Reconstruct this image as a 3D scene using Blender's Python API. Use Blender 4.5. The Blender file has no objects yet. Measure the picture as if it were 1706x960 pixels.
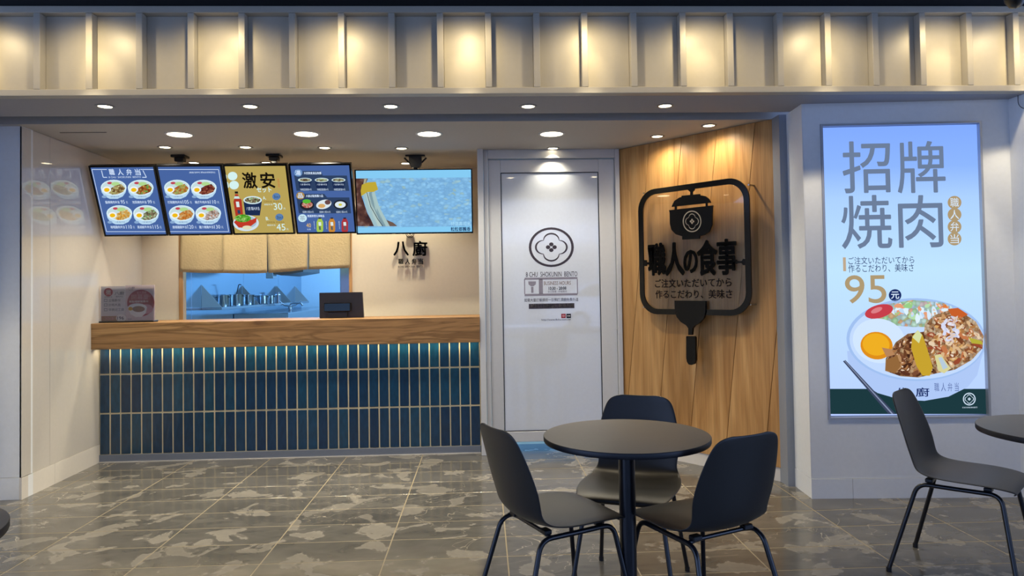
import bpy, math, random
import numpy as np
from mathutils import Vector, Matrix
random.seed(7)
SC = bpy.context.scene
COL = SC.collection
# ------------------------------------------------------------------ camera
F, PITCH, ROLL, YAW, CAMH, PPY = 1180.05, 0.0251770, -0.0161322, 0.0409610, 1.3, 450.77
_cy, _sy = math.cos(YAW), math.sin(YAW)
FWD = Vector((_sy*math.cos(PITCH), _cy*math.cos(PITCH), math.sin(PITCH)))
_r0 = Vector((_cy, -_sy, 0)); _u0 = _r0.cross(FWD)
RIGHT = math.cos(ROLL)*_r0 + math.sin(ROLL)*_u0
UP = -math.sin(ROLL)*_r0 + math.cos(ROLL)*_u0
EYE = Vector((0, 0, CAMH))
cd = bpy.data.cameras.new('camera'); cam = bpy.data.objects.new('camera', cd); COL.objects.link(cam)
cd.sensor_width = 36; cd.lens = F/1706*36; cd.shift_y = -(480-PPY)/1706; cd.clip_start = .05
M = Matrix((RIGHT, UP, -FWD)).transposed().to_4x4(); M.translation = EYE
cam.matrix_world = M
SC.camera = cam
# ------------------------------------------------------------------ world, exposure
SC.view_settings.view_transform = 'Standard'; SC.view_settings.look = 'None'
SC.view_settings.exposure = 0.0; SC.view_settings.gamma = 1.0
SC.view_settings.use_curve_mapping = False
SC.cycles.use_denoising = True
SC.cycles.max_bounces = 8; SC.cycles.diffuse_bounces = 4; SC.cycles.glossy_bounces = 4
SC.cycles.sample_clamp_indirect = 4.0
W = bpy.data.worlds.new('world'); SC.world = W; W.use_nodes = True
_bg = W.node_tree.nodes['Background']; _bg.inputs[0].default_value = (.40, .56, 1.0, 1); _bg.inputs[1].default_value = 2.8
WARM = (1.0, .78, .43); WARM2 = (1.0, .90, .70)
FASCIA_W, SOFFIT_W, BIG_W, SMALL_W, KITCHEN_W = 10.5, 22.0, 46.0, 50.0, 80.0

def ray(x, y): return FWD + RIGHT*((x-853)/F) - UP*((y-PPY)/F)
def hit(x, y, p, n):
    d = ray(x, y); n = Vector(n); return EYE + d*((Vector(p)-EYE).dot(n)/d.dot(n))
def atX(x, y, v): return hit(x, y, (v, 0, 0), (1, 0, 0))
def atY(x, y, v): return hit(x, y, (0, v, 0), (0, 1, 0))
def atZ(x, y, v): return hit(x, y, (0, 0, v), (0, 0, 1))
# ------------------------------------------------------------------ materials
def lin(c):
    if isinstance(c, str):
        c = tuple(int(c[i:i+2], 16)/255 for i in (0, 2, 4))
    return tuple((v/12.92 if v <= .04045 else ((v+.055)/1.055)**2.4) for v in c[:3]) + (1,)
MATS = {}
def mat(name, col, rough=.5, metal=0, coat=0, bump=0, bscale=40, spec=.5, var=0, trans=0):
    if name in MATS: return MATS[name]
    m = bpy.data.materials.new(name); m.use_nodes = True; nt = m.node_tree; b = nt.nodes['Principled BSDF']
    c = lin(col); b.inputs['Base Color'].default_value = c
    b.inputs['Roughness'].default_value = rough; b.inputs['Metallic'].default_value = metal
    b.inputs['Coat Weight'].default_value = coat; b.inputs['Coat Roughness'].default_value = .03
    b.inputs['Specular IOR Level'].default_value = spec; b.inputs['Transmission Weight'].default_value = trans
    tc = nt.nodes.new('ShaderNodeTexCoord')
    nz = nt.nodes.new('ShaderNodeTexNoise'); nz.inputs['Scale'].default_value = bscale; nz.inputs['Detail'].default_value = 3
    nt.links.new(tc.outputs['Object'], nz.inputs['Vector'])
    v = var or .04
    mx = nt.nodes.new('ShaderNodeMix'); mx.data_type = 'RGBA'
    mx.inputs[6].default_value = tuple(k*(1-v) for k in c[:3])+(1,); mx.inputs[7].default_value = tuple(min(1, k*(1+v)) for k in c[:3])+(1,)
    nt.links.new(nz.outputs['Fac'], mx.inputs[0]); nt.links.new(mx.outputs[2], b.inputs['Base Color'])
    if bump:
        bp = nt.nodes.new('ShaderNodeBump'); bp.inputs['Strength'].default_value = bump; bp.inputs['Distance'].default_value = .01
        nt.links.new(nz.outputs['Fac'], bp.inputs['Height']); nt.links.new(bp.outputs['Normal'], b.inputs['Normal'])
    MATS[name] = m; return m
def emit(col, s=1.0):
    k = ('emit', col, s)
    if k in MATS: return MATS[k]
    m = bpy.data.materials.new('glow_%s' % (col if isinstance(col, str) else 'c')); m.use_nodes = True; nt = m.node_tree
    nt.nodes.clear(); o = nt.nodes.new('ShaderNodeOutputMaterial'); e = nt.nodes.new('ShaderNodeEmission')
    e.inputs[0].default_value = lin(col); e.inputs[1].default_value = s; nt.links.new(e.outputs[0], o.inputs[0])
    MATS[k] = m; return m
def ramp(nt, stops):
    r = nt.nodes.new('ShaderNodeValToRGB'); cr = r.color_ramp
    while len(cr.elements) < len(stops): cr.elements.new(.5)
    for e, (p, c) in zip(cr.elements, stops): e.position = p; e.color = lin(c) if isinstance(c, str) else (c, c, c, 1)
    return r
def wood(name, stops, vec, rough=.45, axis_scale=(1, 1, 1)):
    m = bpy.data.materials.new(name); m.use_nodes = True; nt = m.node_tree; b = nt.nodes['Principled BSDF']
    tc = nt.nodes.new('ShaderNodeTexCoord'); mp = nt.nodes.new('ShaderNodeMapping'); mp.inputs['Scale'].default_value = vec
    oi = nt.nodes.new('ShaderNodeObjectInfo'); ad = nt.nodes.new('ShaderNodeVectorMath'); ad.operation = 'ADD'
    ml = nt.nodes.new('ShaderNodeVectorMath'); ml.operation = 'SCALE'; ml.inputs['Scale'].default_value = 13
    cb = nt.nodes.new('ShaderNodeCombineXYZ')
    nt.links.new(oi.outputs['Random'], cb.inputs[0]); nt.links.new(oi.outputs['Random'], cb.inputs[2])
    nt.links.new(cb.outputs[0], ml.inputs[0]); nt.links.new(tc.outputs['Object'], mp.inputs[0])
    nt.links.new(mp.outputs[0], ad.inputs[0]); nt.links.new(ml.outputs[0], ad.inputs[1])
    n1 = nt.nodes.new('ShaderNodeTexNoise'); n1.inputs['Scale'].default_value = 1; n1.inputs['Detail'].default_value = 5; n1.inputs['Distortion'].default_value = 1.1
    nt.links.new(ad.outputs[0], n1.inputs['Vector'])
    r = ramp(nt, stops); nt.links.new(n1.outputs['Fac'], r.inputs[0])
    mp2 = nt.nodes.new('ShaderNodeMapping'); mp2.inputs['Scale'].default_value = tuple(v*9 for v in (1, 1, .35)) if vec[2] < vec[0] else (3, 9, 9)
    nt.links.new(ad.outputs[0], mp2.inputs[0]); n2 = nt.nodes.new('ShaderNodeTexNoise'); n2.inputs['Scale'].default_value = 1.3; n2.inputs['Detail'].default_value = 4
    nt.links.new(mp2.outputs[0], n2.inputs['Vector'])
    r2 = ramp(nt, [(.35, .82), (.6, 1.0)]); nt.links.new(n2.outputs['Fac'], r2.inputs[0])
    mx = nt.nodes.new('ShaderNodeMix'); mx.data_type = 'RGBA'; mx.blend_type = 'MULTIPLY'; mx.inputs[0].default_value = 1
    nt.links.new(r.outputs[0], mx.inputs[6]); nt.links.new(r2.outputs[0], mx.inputs[7]); nt.links.new(mx.outputs[2], b.inputs['Base Color'])
    bp = nt.nodes.new('ShaderNodeBump'); bp.inputs['Strength'].default_value = .08; bp.inputs['Distance'].default_value = .004
    nt.links.new(n2.outputs['Fac'], bp.inputs['Height']); nt.links.new(bp.outputs[0], b.inputs['Normal'])
    b.inputs['Roughness'].default_value = rough
    return m
M_white = mat('painted_white', 'd9d4cc', .42)
M_gloss = mat('gloss_white_panel', 'd2cdc5', .3, spec=.42, coat=1)
M_gloss.node_tree.nodes['Principled BSDF'].inputs['Coat IOR'].default_value = 1.75
M_fasc = mat('fascia_paint', 'b4afa2', .38, spec=.5)
M_ceil = mat('ceiling_grey', 'b4b2b0', .7)
M_soff = mat('soffit_grey', '9a9ca6', .7)
M_col = mat('column_paint', 'e6eaee', .45)
M_dark = mat('slot_dark', '141a28', .5)
M_black = mat('matt_black', '121214', .35)
M_blackgloss = mat('black_gloss', '050507', .16, spec=.35)
M_blackc = mat('arcade_black', '0c0c0d', .8)
M_alu = mat('white_aluminium', 'cfd0d2', .32)
M_chair = mat('chair_shell_plastic', '32312f', .4, bump=.03, bscale=400)
M_leg = mat('powder_coated_steel', '14161c', .28, spec=.6)
M_top = mat('table_laminate', '857f76', .45)
M_edge = mat('table_edge', '15161c', .45)
M_steel = mat('brushed_steel', 'b9bcc0', .16, metal=1)
M_steelwall = mat('steel_wall_sheet', 'a9c0d2', .13, metal=.85)
M_kwall = mat('kitchen_wall', 'c8dbe6', .5)
M_kick = mat('kick_board_grey', '777e8b', .4)
M_grout = mat('grout_beige', 'cdc09c', .7)
M_joint = mat('floor_joint', '8e836c', .6)
M_cloth = mat('noren_linen', 'c4b28b', .9, bump=.35, bscale=60, var=.08)
M_trim = mat('light_trim', 'cfcfcf', .3)
M_film = mat('frosted_glass_film', 'dde3ec', .5, spec=.2, coat=1)
M_film.node_tree.nodes['Principled BSDF'].inputs['Coat IOR'].default_value = 2.1
M_vinyl = mat('vinyl_plum', '3b3440', .5)
M_vinyl2 = mat('vinyl_grey', '8e8a9a', .5)
M_vinyl3 = mat('vinyl_brown', '8c7468', .5)
M_paper = mat('flyer_paper', 'd3ccce', .4)
M_red = mat('print_red', '9a2338', .5)
M_brown = mat('print_brown', 'a37a62', .5)
M_ink = mat('print_ink', '2a2a4a', .5)
M_pwhite = mat('print_white', 'e2ddda', .5)
M_yolk = mat('print_yolk', 'd9a520', .5)
M_food = mat('print_food', '7a4a2a', .5, var=.6, bscale=300)
M_pink = mat('print_pink', 'c48a90', .5)
M_jamb = wood('jamb_wood', [(.3, 'b58552'), (.7, 'd6a873')], (14, 14, 1.2))
M_wood = wood('oak_plank', [(.25, '8e6230'), (.42, 'b0814a'), (.58, 'c3955c'), (.8, 'd4a970')], (9, 9, .75), .4)
M_woodh = wood('counter_wood', [(.30, '5e3d1c'), (.40, '8f683a'), (.5, 'a57c4c'), (.58, '7d5a30'), (.66, 'b08856')], (.9, 9, 11), .42)

def floor_mat():
    m = bpy.data.materials.new('slate_floor_tile'); m.use_nodes = True; nt = m.node_tree; b = nt.nodes['Principled BSDF']
    g = nt.nodes.new('ShaderNodeNewGeometry'); oi = nt.nodes.new('ShaderNodeObjectInfo')
    def noise(scale, detail, dist, mscale=(1, 1, 1), off=(0, 0, 0)):
        mp = nt.nodes.new('ShaderNodeMapping'); mp.inputs['Scale'].default_value = mscale; mp.inputs['Location'].default_value = off
        n = nt.nodes.new('ShaderNodeTexNoise'); n.inputs['Scale'].default_value = scale; n.inputs['Detail'].default_value = detail; n.inputs['Distortion'].default_value = dist
        nt.links.new(g.outputs['Position'], mp.inputs[0]); nt.links.new(mp.outputs[0], n.inputs['Vector']); return n
    base = noise(5, 6, .6, (1, 2, 1)); rb = ramp(nt, [(.3, '4c4b49'), (.7, '62605c')]); nt.links.new(base.outputs['Fac'], rb.inputs[0])
    pat = noise(4.6, 6, .45, (1, 1.1, 1), (3.1, 1.7, 0)); rp = ramp(nt, [(.562, 0.0), (.585, .55)]); nt.links.new(pat.outputs['Fac'], rp.inputs[0])
    mx = nt.nodes.new('ShaderNodeMix'); mx.data_type = 'RGBA'; nt.links.new(rp.outputs[0], mx.inputs[0]); nt.links.new(rb.outputs[0], mx.inputs[6])
    fine = noise(30, 4, .3); rf = ramp(nt, [(.3, '7c7973'), (.7, '959089')]); nt.links.new(fine.outputs['Fac'], rf.inputs[0]); nt.links.new(rf.outputs[0], mx.inputs[7])
    # thin pale veins
    vn = noise(1.6, 3, 2.2, (1, 1.2, 1), (8, 2, 0)); rv = ramp(nt, [(.497, 0.0), (.5, 1.0), (.503, 0.0)]); nt.links.new(vn.outputs['Fac'], rv.inputs[0])
    vm = noise(1.1, 1, 0, off=(5, 9, 0)); rm = ramp(nt, [(.52, 0.0), (.6, .6)]); nt.links.new(vm.outputs['Fac'], rm.inputs[0])
    mu = nt.nodes.new('ShaderNodeMath'); mu.operation = 'MULTIPLY'; nt.links.new(rv.outputs[0], mu.inputs[0]); nt.links.new(rm.outputs[0], mu.inputs[1])
    mx2 = nt.nodes.new('ShaderNodeMix'); mx2.data_type = 'RGBA'; nt.links.new(mu.outputs[0], mx2.inputs[0]); nt.links.new(mx.outputs[2], mx2.inputs[6]); mx2.inputs[7].default_value = lin('cfc6b4')
    hs = nt.nodes.new('ShaderNodeHueSaturation'); mr = nt.nodes.new('ShaderNodeMapRange'); mr.inputs['To Min'].default_value = .88; mr.inputs['To Max'].default_value = 1.12
    nt.links.new(oi.outputs['Random'], mr.inputs['Value']); nt.links.new(mr.outputs[0], hs.inputs['Value']); nt.links.new(mx2.outputs[2], hs.inputs['Color'])
    nt.links.new(hs.outputs[0], b.inputs['Base Color'])
    rr = nt.nodes.new('ShaderNodeMapRange'); rr.inputs['To Min'].default_value = .15; rr.inputs['To Max'].default_value = .38
    nt.links.new(rp.outputs[0], rr.inputs['Value']); nt.links.new(rr.outputs[0], b.inputs['Roughness'])
    bp = nt.nodes.new('ShaderNodeBump'); bp.inputs['Strength'].default_value = .12; bp.inputs['Distance'].default_value = .004
    nt.links.new(base.outputs['Fac'], bp.inputs['Height']); nt.links.new(bp.outputs[0], b.inputs['Normal'])
    b.inputs['Specular IOR Level'].default_value = .55
    return m
M_floor = floor_mat()
def tile_mat():
    m = bpy.data.materials.new('blue_glazed_tile'); m.use_nodes = True; nt = m.node_tree; b = nt.nodes['Principled BSDF']
    oi = nt.nodes.new('ShaderNodeObjectInfo'); r = ramp(nt, [(0, '0b2c48'), (.5, '0d3552'), (1, '104058')]); nt.links.new(oi.outputs['Random'], r.inputs[0])
    g = nt.nodes.new('ShaderNodeNewGeometry'); mp = nt.nodes.new('ShaderNodeMapping'); mp.inputs['Scale'].default_value = (3, 1, 1)
    n = nt.nodes.new('ShaderNodeTexNoise'); n.inputs['Scale'].default_value = 14; n.inputs['Detail'].default_value = 3
    nt.links.new(g.outputs['Position'], mp.inputs[0]); nt.links.new(mp.outputs[0], n.inputs['Vector'])
    r2 = ramp(nt, [(.3, .75), (.7, 1.15)]); nt.links.new(n.outputs['Fac'], r2.inputs[0])
    mx = nt.nodes.new('ShaderNodeMix'); mx.data_type = 'RGBA'; mx.blend_type = 'MULTIPLY'; mx.inputs[0].default_value = 1
    nt.links.new(r.outputs[0], mx.inputs[6]); nt.links.new(r2.outputs[0], mx.inputs[7]); nt.links.new(mx.outputs[2], b.inputs['Base Color'])
    bp = nt.nodes.new('ShaderNodeBump'); bp.inputs['Strength'].default_value = .35; bp.inputs['Distance'].default_value = .006
    nt.links.new(n.outputs['Fac'], bp.inputs['Height']); nt.links.new(bp.outputs[0], b.inputs['Normal'])
    b.inputs['Roughness'].default_value = .14; b.inputs['Specular IOR Level'].default_value = .6
    return m
M_tile = tile_mat()
def glass_mat(name, tint=(1, 1, 1), ior=1.45):
    m = bpy.data.materials.new(name); m.use_nodes = True; nt = m.node_tree; nt.nodes.clear()
    o = nt.nodes.new('ShaderNodeOutputMaterial'); mi = nt.nodes.new('ShaderNodeMixShader'); f = nt.nodes.new('ShaderNodeFresnel'); f.inputs[0].default_value = ior
    t = nt.nodes.new('ShaderNodeBsdfTransparent'); t.inputs[0].default_value = (*tint, 1); g = nt.nodes.new('ShaderNodeBsdfGlossy'); g.inputs['Roughness'].default_value = .02
    nt.links.new(f.outputs[0], mi.inputs[0]); nt.links.new(t.outputs[0], mi.inputs[1]); nt.links.new(g.outputs[0], mi.inputs[2]); nt.links.new(mi.outputs[0], o.inputs[0])
    return m
M_acryl = glass_mat('clear_acrylic', (.99, .99, .99))
def glow_pattern(name, stops, scale, kind='voronoi', s=1.0, lo=.62, mscale=(1, 1, 1), glow=True, feature='F1'):
    m = bpy.data.materials.new(name); m.use_nodes = True; nt = m.node_tree; nt.nodes.clear()
    o = nt.nodes.new('ShaderNodeOutputMaterial'); tc = nt.nodes.new('ShaderNodeTexCoord'); mp = nt.nodes.new('ShaderNodeMapping'); mp.inputs['Scale'].default_value = mscale
    nz = nt.nodes.new('ShaderNodeTexNoise'); nz.inputs['Scale'].default_value = scale*.6; nz.inputs['Detail'].default_value = 3
    va = nt.nodes.new('ShaderNodeVectorMath'); va.operation = 'MULTIPLY_ADD'; va.inputs[1].default_value = (.6/scale,)*3
    nt.links.new(tc.outputs['Object'], mp.inputs[0]); nt.links.new(mp.outputs[0], nz.inputs['Vector']); nt.links.new(nz.outputs['Color'], va.inputs[0]); nt.links.new(mp.outputs[0], va.inputs[2])
    if kind == 'voronoi':
        v = nt.nodes.new('ShaderNodeTexVoronoi'); v.inputs['Scale'].default_value = scale; v.feature = feature
        nt.links.new(va.outputs[0], v.inputs['Vector'])
        r = ramp(nt, stops); sp = nt.nodes.new('ShaderNodeSeparateColor'); nt.links.new(v.outputs['Color'], sp.inputs[0]); nt.links.new(sp.outputs[0], r.inputs[0])
        r2 = ramp(nt, [(0, 1.1), (.6, lo)]); nt.links.new(v.outputs['Distance'], r2.inputs[0])
        mx = nt.nodes.new('ShaderNodeMix'); mx.data_type = 'RGBA'; mx.blend_type = 'MULTIPLY'; mx.inputs[0].default_value = 1
        nt.links.new(r.outputs[0], mx.inputs[6]); nt.links.new(r2.outputs[0], mx.inputs[7]); out = mx.outputs[2]
    else:
        r = ramp(nt, stops); nt.links.new(nz.outputs['Fac'], r.inputs[0]); out = r.outputs[0]
    if glow:
        e = nt.nodes.new('ShaderNodeEmission'); e.inputs[1].default_value = s; nt.links.new(out, e.inputs[0])
    else:
        e = nt.nodes.new('ShaderNodeBsdfDiffuse'); nt.links.new(out, e.inputs[0])
    nt.links.new(e.outputs[0], o.inputs[0])
    return m
# ------------------------------------------------------------------ objects
def tag(o, label=None, cat=None, group=None, kind=None):
    if label: o['label'] = label
    if cat: o['category'] = cat
    if group: o['group'] = group
    if kind: o['kind'] = kind
    return o
def empty(name, loc=(0, 0, 0), rz=0, **k):
    o = bpy.data.objects.new(name, None); COL.objects.link(o); o.location = loc; o.rotation_euler = (0, 0, rz)
    o.empty_display_size = .05
    return tag(o, **k)
def P(name, me, parent=None, loc=None, rot=None, **k):
    o = bpy.data.objects.new(name, me); COL.objects.link(o)
    if parent is not None: o.parent = parent
    if loc is not None: o.location = loc
    if rot is not None: o.rotation_euler = rot
    return tag(o, **k)
def mesh(name, vs, fs, mats, mi=None, smooth=False):
    me = bpy.data.meshes.new(name); me.from_pydata([tuple(v) for v in vs], [], fs)
    for m in (mats if isinstance(mats, (list, tuple)) else [mats]): me.materials.append(m)
    if mi: me.polygons.foreach_set('material_index', mi)
    if smooth: me.polygons.foreach_set('use_smooth', [True]*len(me.polygons))
    me.update(); return me
def boxv(x0, x1, y0, y1, z0, z1):
    return [(x, y, z) for z in (z0, z1) for y in (y0, y1) for x in (x0, x1)]
BF = [(0, 2, 3, 1), (4, 5, 7, 6), (0, 1, 5, 4), (2, 6, 7, 3), (0, 4, 6, 2), (1, 3, 7, 5)]
def bevelled(x0, x1, y0, y1, z0, z1, b=.003):
    """box with chamfered edges (24 verts)"""
    vs, idx = [], {}
    X, Y, Z = (x0, x1), (y0, y1), (z0, z1)
    for i in (0, 1):
        for j in (0, 1):
            for k in (0, 1):
                sx, sy, sz = (1, -1)[i], (1, -1)[j], (1, -1)[k]
                for a in range(3):
                    p = [X[i], Y[j], Z[k]]
                    for q, s in enumerate((sx, sy, sz)):
                        if q != a: p[q] += s*b
                    idx[(i, j, k, a)] = len(vs); vs.append(p)
    fs = []
    for a in range(3):
        for s in (0, 1):
            o = [q for q in range(3) if q != a]; c = []
            for u, v in ((0, 0), (1, 0), (1, 1), (0, 1)):
                t = [0, 0, 0]; t[a] = s; t[o[0]] = u; t[o[1]] = v; c.append(idx[(*t, a)])
            fs.append(c)
    for a in range(3):           # edges along axis a
        o = [q for q in range(3) if q != a]
        for u in (0, 1):
            for v in (0, 1):
                t0 = [0, 0, 0]; t1 = [0, 0, 0]; t0[a] = 0; t1[a] = 1
                for t in (t0, t1): t[o[0]] = u; t[o[1]] = v
                fs.append([idx[(*t0, o[0])], idx[(*t1, o[0])], idx[(*t1, o[1])], idx[(*t0, o[1])]])
    for i in (0, 1):
        for j in (0, 1):
            for k in (0, 1): fs.append([idx[(i, j, k, a)] for a in range(3)])
    return vs, fs
def fixn(me):
    import bmesh
    bm = bmesh.new(); bm.from_mesh(me); bmesh.ops.recalc_face_normals(bm, faces=bm.faces); bm.to_mesh(me); bm.free(); return me
def box(name, x0, x1, y0, y1, z0, z1, m, parent=None, b=.003, **k):
    if b: v, f = bevelled(x0, x1, y0, y1, z0, z1, b); me = fixn(mesh(name, v, f, m))
    else: me = mesh(name, boxv(x0, x1, y0, y1, z0, z1), BF, m)
    return P(name, me, parent, **k)
def prism(name, pts, d, m, parent=None, frame=None, **k):
    """polygon pts (2D or 3D list) extruded by vector d"""
    d = Vector(d); n = len(pts); a = [Vector(p) for p in pts]
    vs = a + [p+d for p in a]
    fs = [list(range(n))[::-1], list(range(n, 2*n))] + [[i, (i+1) % n, n+(i+1) % n, n+i] for i in range(n)]
    return P(name, fixn(mesh(name, vs, fs, m)), parent, **k)
def vprism(name, xy, z0, z1, m, parent=None, **k):
    return prism(name, [(x, y, z0) for x, y in xy], (0, 0, z1-z0), m, parent, **k)
def lathe_me(name, prof, m, n=32, smooth=True):
    vs, fs = [], []
    for r, z in prof:
        for i in range(n):
            a = 2*math.pi*i/n; vs.append((r*math.cos(a), r*math.sin(a), z))
    for j in range(len(prof)-1):
        for i in range(n): fs.append([j*n+i, j*n+(i+1) % n, (j+1)*n+(i+1) % n, (j+1)*n+i])
    if prof[0][0] > 1e-6: fs.append(list(range(n))[::-1])
    if prof[-1][0] > 1e-6: fs.append([(len(prof)-1)*n+i for i in range(n)])
    me = mesh(name, vs, fs, m, smooth=smooth)
    if smooth:
        for p in me.polygons:
            if len(p.vertices) > 4: p.use_smooth = False
        me.set_sharp_from_angle(angle=math.radians(40))
    return me
def tube_data(path, r, n=10, base=0):
    pts = [Vector(p) for p in path]; vs, fs = [], []
    prev = None
    for i, p in enumerate(pts):
        t = (pts[min(i+1, len(pts)-1)]-pts[max(i-1, 0)]).normalized()
        if prev is None: a = t.orthogonal().normalized()
        else: a = (prev - t*prev.dot(t)).normalized()
        prev = a; b = t.cross(a); rr = r[i] if isinstance(r, (list, tuple)) else r
        for k in range(n):
            q = 2*math.pi*k/n; vs.append(p+(a*math.cos(q)+b*math.sin(q))*rr)
    for i in range(len(pts)-1):
        for k in range(n): fs.append([base+i*n+k, base+i*n+(k+1) % n, base+(i+1)*n+(k+1) % n, base+(i+1)*n+k])
    fs.append([base+k for k in range(n)][::-1]); fs.append([base+(len(pts)-1)*n+k for k in range(n)])
    return vs, fs
def tube_me(name, path, r, m, n=10):
    v, f = tube_data(path, r, n); me = mesh(name, v, f, m, smooth=True); me.set_sharp_from_angle(angle=math.radians(50)); return me
def bend(pts, rad, n=6):
    """polyline with rounded corners"""
    out = [Vector(pts[0])]
    for a, b, c in zip(pts, pts[1:], pts[2:]):
        a, b, c = Vector(a), Vector(b), Vector(c); u = (a-b).normalized(); v = (c-b).normalized()
        p0 = b+u*rad; p2 = b+v*rad
        for i in range(n+1):
            t = i/n; out.append(p0*(1-t)**2+b*2*t*(1-t)+p2*t*t)
    out.append(Vector(pts[-1])); return out
def clip(poly, a, b):
    """keep the part of 2D polygon left of the line a->b"""
    out = []; sd = lambda p: (b[0]-a[0])*(p[1]-a[1])-(b[1]-a[1])*(p[0]-a[0])
    for p, q in zip(poly, poly[1:]+poly[:1]):
        s, t = sd(p), sd(q)
        if s >= 0: out.append(p)
        if (s >= 0) != (t >= 0):
            k = s/(s-t); out.append((p[0]+(q[0]-p[0])*k, p[1]+(q[1]-p[1])*k))
    return out
_tc = {}
def text_me(body, weight=0.0, res=2):
    k = (body, weight, res)
    if k in _tc: return _tc[k]
    if weight:
        co, fs = text_me(body, 0, res); n = len(co); cs, gs = [], []
        ln = max(len(q) for q in body.split('\n')); sx_, sy_ = weight/ln, weight
        for q, (i, j) in enumerate(((1, 0), (-1, 0), (0, 1), (0, -1), (.7, .7), (-.7, .7), (.7, -.7), (-.7, -.7))[:8 if weight > .012 else 4]):
            cs.append(co+np.array([i*sx_, j*sy_])); gs += [[v+q*n for v in f] for f in fs]
        co = np.concatenate(cs); mn = co.min(0); co = (co-mn)/(co.max(0)-mn); _tc[k] = (co, gs); return _tc[k]
    c = bpy.data.curves.new('t', 'FONT'); c.body = body; c.resolution_u = res
    o = bpy.data.objects.new('t', c); COL.objects.link(o); bpy.context.view_layer.update()
    dg = bpy.context.evaluated_depsgraph_get()
    me = bpy.data.meshes.new_from_object(o.evaluated_get(dg)); n = len(me.vertices)
    co = np.empty(n*3); me.vertices.foreach_get('co', co); co = co.reshape(-1, 3)[:, :2]
    fs = [list(p.vertices) for p in me.polygons]
    bpy.data.objects.remove(o); bpy.data.curves.remove(c); bpy.data.meshes.remove(me)
    mn = co.min(0); co = (co-mn)/(co.max(0)-mn)
    _tc[k] = (co, fs); return _tc[k]
class Art:
    """flat print, in the plane through p with right axis U and up axis V; all positions are photo pixels cast onto that plane"""
    def __init__(s, p, U, V, dz=.0005):
        s.p = Vector(p); s.U = Vector(U).normalized(); s.V = Vector(V).normalized(); s.N = s.U.cross(s.V).normalized()
        s.V = s.N.cross(s.U); s.vs, s.fs, s.mi, s.mats, s.dz = [], [], [], [], dz
    def uv(s, x, y):
        q = hit(x, y, s.p, s.N)-s.p; return (q.dot(s.U), q.dot(s.V))
    def w(s, u, v, n=0): return s.p+s.U*u+s.V*v+s.N*n
    def m(s, mt):
        if mt not in s.mats: s.mats.append(mt)
        return s.mats.index(mt)
    def polyuv(s, pts, mt, layer=1):
        b = len(s.vs); s.vs += [(u, v, layer*s.dz) for u, v in pts]
        f = list(range(b, b+len(pts)))
        ar = sum(pts[i][0]*pts[(i+1) % len(pts)][1]-pts[(i+1) % len(pts)][0]*pts[i][1] for i in range(len(pts)))
        s.fs.append(f if ar > 0 else f[::-1]); s.mi.append(s.m(mt))
    def poly(s, pts, mt, layer=1): s.polyuv([s.uv(*p) for p in pts], mt, layer)
    def rect(s, x0, y0, x1, y1, mt, layer=1):
        (a, b), (c, d) = s.uv(x0, y0), s.uv(x1, y1); s.polyuv([(a, d), (c, d), (c, b), (a, b)], mt, layer)
    def ell(s, cx, cy, rx, ry, mt, layer=1, n=28, a0=0, a1=2*math.pi, rot=0):
        c, q = math.cos(rot), math.sin(rot); pts = []
        full = a1-a0 > 6.28; nn = n if full else n+1
        for i in range(nn):
            a = a0+(a1-a0)*i/n; X, Y = rx*math.cos(a), ry*math.sin(a); pts.append((cx+X*c-Y*q, cy+X*q+Y*c))
        s.poly(pts, mt, layer)
    def ring(s, cx, cy, rx, ry, t, mt, layer=1, n=40, ty=None):
        ty = ty or t; o = [s.uv(cx+rx*math.cos(2*math.pi*i/n), cy+ry*math.sin(2*math.pi*i/n)) for i in range(n)]
        q = [s.uv(cx+(rx-t)*math.cos(2*math.pi*i/n), cy+(ry-ty)*math.sin(2*math.pi*i/n)) for i in range(n)]
        b = len(s.vs); s.vs += [(u, v, layer*s.dz) for u, v in o+q]
        for i in range(n): s.fs.append([b+i, b+n+i, b+n+(i+1) % n, b+(i+1) % n]); s.mi.append(s.m(mt))
    def line(s, pts, t, mt, layer=1):
        p = [s.uv(*q) for q in pts]; tw = abs(s.uv(pts[0][0]+t, pts[0][1])[0]-s.uv(*pts[0])[0])/2
        for (a, b), (c, d) in zip(p, p[1:]):
            L = math.hypot(c-a, d-b) or 1; nx, ny = -(d-b)/L*tw, (c-a)/L*tw
            s.polyuv([(a+nx, b+ny), (c+nx, d+ny), (c-nx, d-ny), (a-nx, b-ny)], mt, layer)
    def text(s, body, x0, y0, x1, y1, mt, layer=2, weight=0.0, res=2):
        co, fs = text_me(body, weight, res); (a, b), (c, d) = s.uv(x0, y0), s.uv(x1, y1)
        bs = len(s.vs); k = s.m(mt)
        s.vs += [(a+(c-a)*u, d+(b-d)*v, layer*s.dz) for u, v in co]
        for f in fs: s.fs.append([bs+i for i in f]); s.mi.append(k)
    def build(s, name, parent=None, thick=0, **k):
        me = mesh(name, s.vs, s.fs, s.mats, s.mi)
        o = P(name, me, parent, **k)
        o.matrix_local = s.mw() if parent is None else parent.matrix_basis.inverted() @ s.mw()
        if thick:
            md = o.modifiers.new('thickness', 'SOLIDIFY'); md.thickness = thick; md.offset = -1
        s.vs, s.fs, s.mi, s.mats = [], [], [], []
        return o
    def mw(s):
        m = Matrix((s.U, s.V, s.N)).transposed().to_4x4(); m.translation = s.p; return m
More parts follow.
